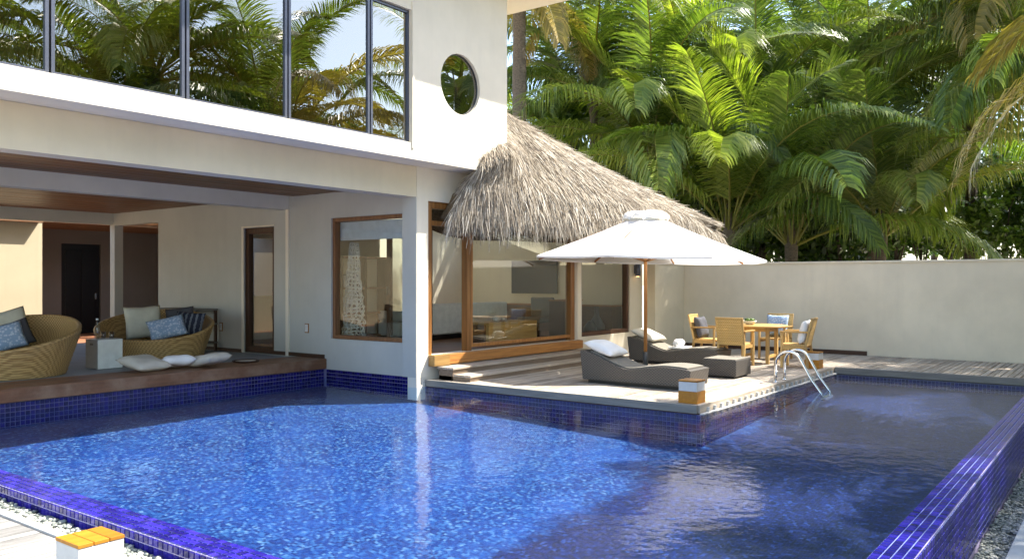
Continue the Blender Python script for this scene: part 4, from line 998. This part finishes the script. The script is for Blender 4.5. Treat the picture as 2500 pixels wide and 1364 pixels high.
for i in range(nr):
    for k in range(na): m.f.append((i * na + k, i * na + (k + 1) % na, (i + 1) * na + (k + 1) % na, (i + 1) * na + k))
lo2 = m.build('lattice', 'lattice', ls); wf = lo2.modifiers.new('wire', 'WIREFRAME'); wf.thickness = .022
dl = tag(empty('inner_glass_door', (11.0, 11.1, .5)), 'brown framed glass door standing open inside the room, seen through the side window', 'door')
for yy in (-1.0, 0.): MB().box((-.03, yy - .05, 0), (.03, yy + .05, 2.3)).build('stile', 'dark_teak', dl)
MB().box((-.03, -.95, 2.2), (.03, -.05, 2.3)).build('rail', 'dark_teak_y', dl); MB().box((-.03, -.95, 0), (.03, -.05, .12)).build('rail', 'dark_teak_y', dl)
MB().box((-.004, -.95, .12), (.004, -.05, 2.2)).build('pane', 'glass', dl); MB().box((-.06, .0, .95), (-.03, .03, 1.1)).build('handle', 'steel', dl)
pc = tag(empty('wall_picture', (6.9, 12.59, 4.9)), 'dark framed picture on the upper room wall behind the glass', 'picture')
MB().box((-.4, -.03, -.22), (.4, 0, .22)).build('frame', 'black', pc)
uc = tag(empty('upper_cabinet', (8.3, 12.3, 3.77)), 'dark cabinet standing in the upper room near the right end of the window', 'cabinet')
MB().box((-.7, -.28, 0), (.7, .28, 1.1)).build('cabinet_body', 'black', uc)

# ================================================================ VEGETATION
def frond_mesh(L, e0, droop, n, leaf, hang, seed, mat, vee=.3, wd=.040):
    r_ = np.random.default_rng(seed); pts, tans = [], []; p = np.zeros(3); N = 40
    twist = r_.uniform(-.25, .25)
    for i in range(N + 1):
        t = i / N; e = e0 - droop * (t ** 1.4); d = np.array([math.cos(e), .10 * math.sin(t * 3 + seed), math.sin(e)]); d /= np.linalg.norm(d)
        pts.append(p.copy()); tans.append(d); p = p + d * L / N
    m = MB(); m.tube([pts[i] for i in range(0, N + 1, 4)], [max(.006, .034 * (1 - i / N) ** .8) for i in range(0, N + 1, 4)], 5)
    nr = len(m.f); vv, ff = [], []; b0 = len(m.v)
    for k in range(n):
        t = .17 + .83 * (k + .5) / n; x = t * N; i = min(int(x), N - 1); f = x - i
        c = pts[i] * (1 - f) + pts[i + 1] * f; tg = tans[i]
        side0 = np.cross(tg, [0, 0, 1.]); nn = np.linalg.norm(side0); side0 = side0 / nn if nn > .15 else np.array([0, -1., 0])
        upv = np.cross(side0, tg)
        ll = leaf * (.45 + .55 * math.sin(math.pi * min(1, (.12 + .8 * t)))) * (1 - .35 * max(0, t - .8) / .2)
        for s in (-1, 1):
            a = s; l_ = ll * r_.uniform(.85, 1.12); fw = .32 + .55 * t + r_.normal(0, .06)
            d1 = side0 * s * (1 - .25 * t) + tg * fw + upv * (vee + r_.normal(0, .07) + twist * s * .5); d1 /= np.linalg.norm(d1)
            d2 = d1 + np.array([0, 0, -1.]) * hang * r_.uniform(.6, 1.4); d2 /= np.linalg.norm(d2)
            d3 = d2 + np.array([0, 0, -1.]) * hang * r_.uniform(.8, 1.6); d3 /= np.linalg.norm(d3)
            p1 = c + d1 * l_ * .36; p2 = p1 + d2 * l_ * .34; p3 = p2 + d3 * l_ * .30
            wv = tg * .75 + upv * .35 * s; wv -= d1 * (wv @ d1); wv /= (np.linalg.norm(wv) + 1e-9); w1 = wd * r_.uniform(.8, 1.15)
            b = b0 + len(vv); vv += [c - wv * w1 * .25, c + wv * w1 * .25, p1 + wv * w1 * .5, p1 - wv * w1 * .5, p2 + wv * w1 * .38, p2 - wv * w1 * .38, p3]
            ff += [(b, b + 1, b + 2, b + 3), (b + 3, b + 2, b + 4, b + 5), (b + 5, b + 4, b + 6)]
    m.v.extend(tuple(q) for q in vv); m.f.extend(ff)
    me = bpy.data.meshes.new('frond'); me.from_pydata([tuple(q) for q in m.v], [], m.f)
    me.materials.append(MATS['rachis']); me.materials.append(MATS[mat])
    mi = np.ones(len(m.f), dtype=np.int32); mi[:nr] = 0; me.polygons.foreach_set('material_index', mi); me.update(); return me
FR = {}
def frond_set(mat):
    if mat in FR: return FR[mat]
    out = []
    for k, (e0, dr, L, hang) in enumerate(((84, 30, 4.9, .08), (76, 62, 5.4, .16), (64, 88, 5.6, .3), (50, 98, 5.5, .45), (32, 92, 5.2, .6), (10, 78, 4.8, .85), (-20, 52, 4.2, 1.0))):
        out.append([frond_mesh(L, R(e0), R(dr), 125, 1.22, hang * 1.55 + .06, 100 * k + v_ + len(FR) * 17, mat) for v_ in range(2)])
    FR[mat] = out; return out
def palm(base, crown, n, label, mats=('frond_green',), sc_=1., tr=.16, amin=0, amax=6, az=None, seed=0, group='coconut palms around the garden', bark='bark'):
    r_ = random.Random(seed + 5); e = tag(empty('palm_tree', base), label, 'palm', group)
    cx_, cy_, cz_ = (crown[i] - base[i] for i in range(3)); pts, rd = [], []
    for i in range(13):
        t = i / 12; pts.append((cx_ * t ** 1.6, cy_ * t ** 1.6, cz_ * t)); rd.append(tr * (1.35 - .6 * t if t > .1 else 1.6 - t * 3) * (1 + .06 * (i % 2)))
    tk_ = MB().tube(pts, rd, 10).build('trunk', bark, e, True)
    MB().lathe([(tr * .75, -.7), (tr * 1.05, -.2), (tr * 1.1, .1), (tr * .7, .5), (tr * .2, .9)], (cx_, cy_, cz_), 12).build('crown_shaft', 'bark', tk_, True)
    for i in range(n):
        ty = amin + (amax - amin) * (i + r_.uniform(0, .9)) / n; k = min(6, max(0, int(round(ty))))
        fs = frond_set(r_.choice(mats))[k]; a = i * 2.399 + r_.uniform(-.3, .3)
        if az is not None: a = az[0] + (az[1] - az[0]) * ((i * .618 + r_.uniform(-.1, .1)) % 1)
        link_mesh('frond', r_.choice(fs), e, (cx_ + .1 * math.cos(a), cy_ + .1 * math.sin(a), cz_ + .1), (r_.uniform(-.15, .15), r_.uniform(-.12, .12), a), sc_ * r_.uniform(.85, 1.12))
    return e
GZ = -.66
def palm_px(px, py, d, label, n=20, seed=0, **kw):
    x, y_, z = at_d(px, py, d); lean = kw.pop('lean', (0, 0)); palm((x + lean[0], y_ + lean[1], GZ), (x, y_, z), n, label, seed=seed, **kw)
G_, Li, Go, Ol = 'frond_green', 'frond_lime', 'frond_gold', 'frond_olive'
palm_px(1932, 610, 23.5, 'low coconut palm with tall upright fronds straight behind the wall above the dining chairs', 17, 1, mats=(G_, G_, Li), amin=0, amax=4.0, sc_=1.2, tr=.17)
palm_px(1778, 575, 23.5, 'coconut palm with drooping yellow-green fronds just right of the thatched roof', 16, 2, mats=(G_, Li, Li), amin=.3, amax=4.4, sc_=1.2, tr=.17)
palm_px(1590, 395, 26, 'leafy coconut palm whose fronds hang over the thatched roof slope', 22, 3, mats=(G_, G_, Li), amin=1., amax=5.4, sc_=1.25)
palm_px(1450, 250, 28, 'coconut palm rising behind the thatched roof near the round window', 22, 4, mats=(G_, G_, Ol), amin=.4, amax=5.4, sc_=1.05)
palm_px(1672, 180, 30, 'tall coconut palm in the middle of the palm group behind the roof', 24, 5, mats=(G_, Li), amin=.2, amax=5.4, sc_=1.15)
palm_px(1855, 290, 27, 'bright lime green coconut palm behind the low palms', 20, 6, mats=(Li, G_), amin=.1, amax=5., sc_=1.05)
palm_px(1985, 170, 31, 'tall coconut palm with pale drooping tips above the lime green palm', 22, 7, mats=(G_, Ol, Li), amin=.4, amax=5.6, sc_=1.1)
palm_px(2150, 590, 23, 'dark coconut palm with a stout trunk behind the middle of the garden wall', 15, 8, mats=(G_, Ol), amin=.2, amax=4.2, sc_=1.05, tr=.17, bark='bark_dark')
palm_px(1268, -40, 24.5, 'thin shaggy palm trunk beside the villa corner with its crown above the photo', 16, 9, mats=(Ol, Go), amin=3, amax=6, sc_=.9, tr=.22)
palm_px(1400, 330, 31, 'palm at the back showing low fronds between villa corner and thatch', 18, 10, mats=(Li, G_), amin=1, amax=5.6, sc_=1.)
palm_px(2130, 240, 27, 'coconut palm behind the wall overlapped by the golden fronds from the right', 20, 11, mats=(G_, Ol), amin=.6, amax=5.6, sc_=1.05)
palm_px(2370, 330, 25, 'leaning slim palm with dark trunk at the right part of the wall', 18, 12, mats=(Ol, G_), amin=1.2, amax=5.8, sc_=1., tr=.15, bark='bark_dark', lean=(1.2, .2))
palm_px(2560, 200, 21, 'palm with long comb-like fronds entering from the right edge', 18, 13, mats=(G_, Ol), amin=1.8, amax=5.2, sc_=1.15)
palm((16.0, -2.9, GZ), (15.6, -2.6, 5.2), 18, 'near palm with golden brown fronds reaching in from the upper right corner', (Go, Ol, Go), 1.08, .17, 1.5, 5.6, seed=14)
palm((28.9, 1.3, GZ), (28.3, 1.7, 8.6), 10, 'palm with broad golden and olive fronds sweeping in from the right behind the wall', (Ol, Go, Go, G_), 1.3, .16, 1.8, 5.2, az=(R(95), R(185)), seed=15)
# palms on the camera's side of the pool: seen in the upper windows, shading the lap lane
for k, (x, y_, z, lb) in enumerate(((12.9, -7.4, 5.8, 'palm beside the pool mirrored in the right bays of the upper window'), (4.8, -6.0, 6.4, 'palm mirrored in the middle bays of the upper window'),
        (14.2, -7.4, 8.0, 'tall palm mirrored high in the upper window'), (1.8, -6.5, 6.8, 'palm mirrored in the left bay of the upper window'), (8.2, -8.5, 7.0, 'rear palm mirrored low in the upper window'), (18.4, -7.4, 7.2, 'palm mirrored at the right end of the upper window'), (4.6, -10., 8.2, 'distant palm mirrored between the upper window posts'))):
    palm((x + .5, y_ - .3, GZ), (x, y_, z), 20, lb, (G_, G_, Li), 1.1, .17, .6, 5.6, seed=30 + k, group='palms mirrored in the windows')

palm((23.9, -2.8, GZ), (23.5, -2.6, 8.4), 17, 'palm mirrored in the round window', (G_, Ol, Li), 1.1, .17, .4, 6, seed=51, group='palms mirrored in the windows')
# broadleaf trees and shrubs behind the wall
def leaf_crown(seed, n, mat, leaf=.17):
    r_ = np.random.default_rng(seed); cl = []
    for k in range(26):
        v_ = r_.normal(0, 1, 3); v_ /= np.linalg.norm(v_); cl.append((v_ * np.array([1, 1, .8]) * r_.uniform(.35, .95), r_.uniform(.16, .36)))
    vv, ff = [], []
    for i in range(n):
        c, rr_ = cl[r_.integers(len(cl))]; v_ = r_.normal(0, 1, 3); v_ /= np.linalg.norm(v_); p = c + v_ * rr_ * r_.uniform(.55, 1.05)
        a = r_.normal(0, 1, 3) + v_ * .8; a /= np.linalg.norm(a); b_ = np.cross(a, r_.normal(0, 1, 3)); b_ /= np.linalg.norm(b_); l_ = leaf * r_.uniform(.5, 1.15) * .5
        b0 = len(vv); vv += [tuple(p - a * l_), tuple(p + b_ * l_ * .5), tuple(p + a * l_ * 1.1), tuple(p - b_ * l_ * .5)]; ff.append((b0, b0 + 1, b0 + 2, b0 + 3))
    me = bpy.data.meshes.new('crown'); me.from_pydata(vv, [], ff); me.materials.append(MATS[mat]); return me, cl
CR = [leaf_crown(k, 3600, m_, .16) for k, m_ in enumerate(('leaf_dark', 'leaf_dark', 'leaf_mid', 'leaf_dark'))]
def broad(px, py, d, size, kind, label, squash=1., name='broadleaf_tree'):
    x, y_, z = at_d(px, py, d); me, cl = CR[kind]; e = tag(empty(name, (x, y_, GZ)), label, 'tree' if name == 'broadleaf_tree' else 'shrub', 'trees and shrubs beyond the wall')
    link_mesh('crown', me, e, (0, 0, z - GZ), (0, 0, random.uniform(0, 6)), (size, size, size * squash))
    hz = z - GZ; t = MB().tube([(0, 0, 0), (.05, .05, hz * .5), (0, 0, hz * .95)], [.05 * size, .04 * size, .02 * size], 7)
    for k in range(7):
        c, rr_ = cl[k]; t.tube([(0, 0, hz * (.45 + .05 * k)), tuple(c * size * .5 + np.array([0, 0, hz])), tuple(c * size * np.array([1, 1, squash]) * .95 + np.array([0, 0, hz]))], [.02 * size, .013 * size, .004 * size], 5)
    t.build('trunk', 'bark_dark', e, True)
spec = [(1850, 560, 27, 1.9, 0, 'dark shrub between the two low palms behind the wall', 'leafy_shrub'), (1690, 560, 27, 1.8, 1, 'dark shrub directly behind the right end of the thatched roof', 'leafy_shrub'),
        (2050, 560, 26, 1.9, 1, 'dark green shrub right of the low upright palm', 'leafy_shrub'), (2010, 480, 29, 2.3, 0, 'dense dark tree behind the upright palm fronds', 'broadleaf_tree'),
        (2250, 560, 28, 1.5, 2, 'small shrub with light green leaves below the gap of sky', 'leafy_shrub'), (2340, 575, 27, 1.25, 0, 'low dark shrub peeping over the wall under the open sky', 'leafy_shrub'),
        (2450, 560, 25, 1.6, 1, 'leafy shrub at the right part of the wall top', 'leafy_shrub'), (2500, 520, 26, 1.6, 3, 'dark tree at the right edge of the photo', 'broadleaf_tree'),
        (2190, 470, 28, 1.7, 3, 'dark tree behind the stout trunked palm', 'broadleaf_tree'), (1760, 430, 31, 2.6, 0, 'tall dark tree behind the drooping palm', 'broadleaf_tree'),
        (1560, 430, 33, 2.8, 1, 'dark tree filling the space behind the thatched roof', 'broadleaf_tree'), (1900, 380, 33, 3.0, 3, 'large dark tree behind the lime green palm', 'broadleaf_tree'),
        (2090, 340, 33, 2.8, 0, 'large dark tree behind the crossing fronds', 'broadleaf_tree'), (1330, 300, 30, 1.6, 2, 'light green tree between villa corner and roof crest', 'broadleaf_tree'),
        (2320, 330, 32, 2.4, 1, 'tree with dark crown high above the sky gap', 'broadleaf_tree'), (2130, 120, 38, 3.6, 2, 'tall green tree far behind the palms at the top', 'broadleaf_tree'),
        (2380, 60, 38, 3.6, 2, 'tall green tree far behind at the top right', 'broadleaf_tree'), (1640, 330, 36, 3.0, 0, 'dark tree deep behind the middle palms', 'broadleaf_tree'),
        (2280, 480, 40, 2.6, 3, 'far tree closing the gap of sky above the low shrubs', 'broadleaf_tree'), (2420, 430, 42, 3.0, 1, 'far tree behind the slim leaning palm', 'broadleaf_tree'),
        (1990, 615, 30, 1.6, 3, 'low dark shrub just over the wall right of the dining table', 'leafy_shrub'), (1800, 615, 30, 1.6, 0, 'low dark shrub just over the wall behind the umbrella tip', 'leafy_shrub'), (2120, 615, 30, 1.6, 1, 'low dark shrub just over the wall at the foot of the stout palm', 'leafy_shrub')]
for px, py, d, size, kind, lb, nm in spec: broad(px, py, d, size, kind, lb, .9, nm)
for k, (x, y_, z, s_) in enumerate(((3., -13., 3.2, 4.), (8.5, -14., 3.6, 4.2), (14., -13., 3.6, 4.4), (20., -11., 3.5, 4.2), (24., -8., 3.4, 4.))):
    me, cl = CR[k % 4]; e = tag(empty('broadleaf_tree', (x, y_, GZ)), ('first', 'second', 'third', 'fourth', 'fifth')[k] + ' tree from the left in the row mirrored in the glass', 'tree', 'trees mirrored in the glass')
    link_mesh('crown', me, e, (0, 0, z - GZ), (0, 0, k), s_); MB().tube([(0, 0, 0), (0, 0, z - GZ)], [.2, .1], 8).build('trunk', 'bark_dark', e, True)
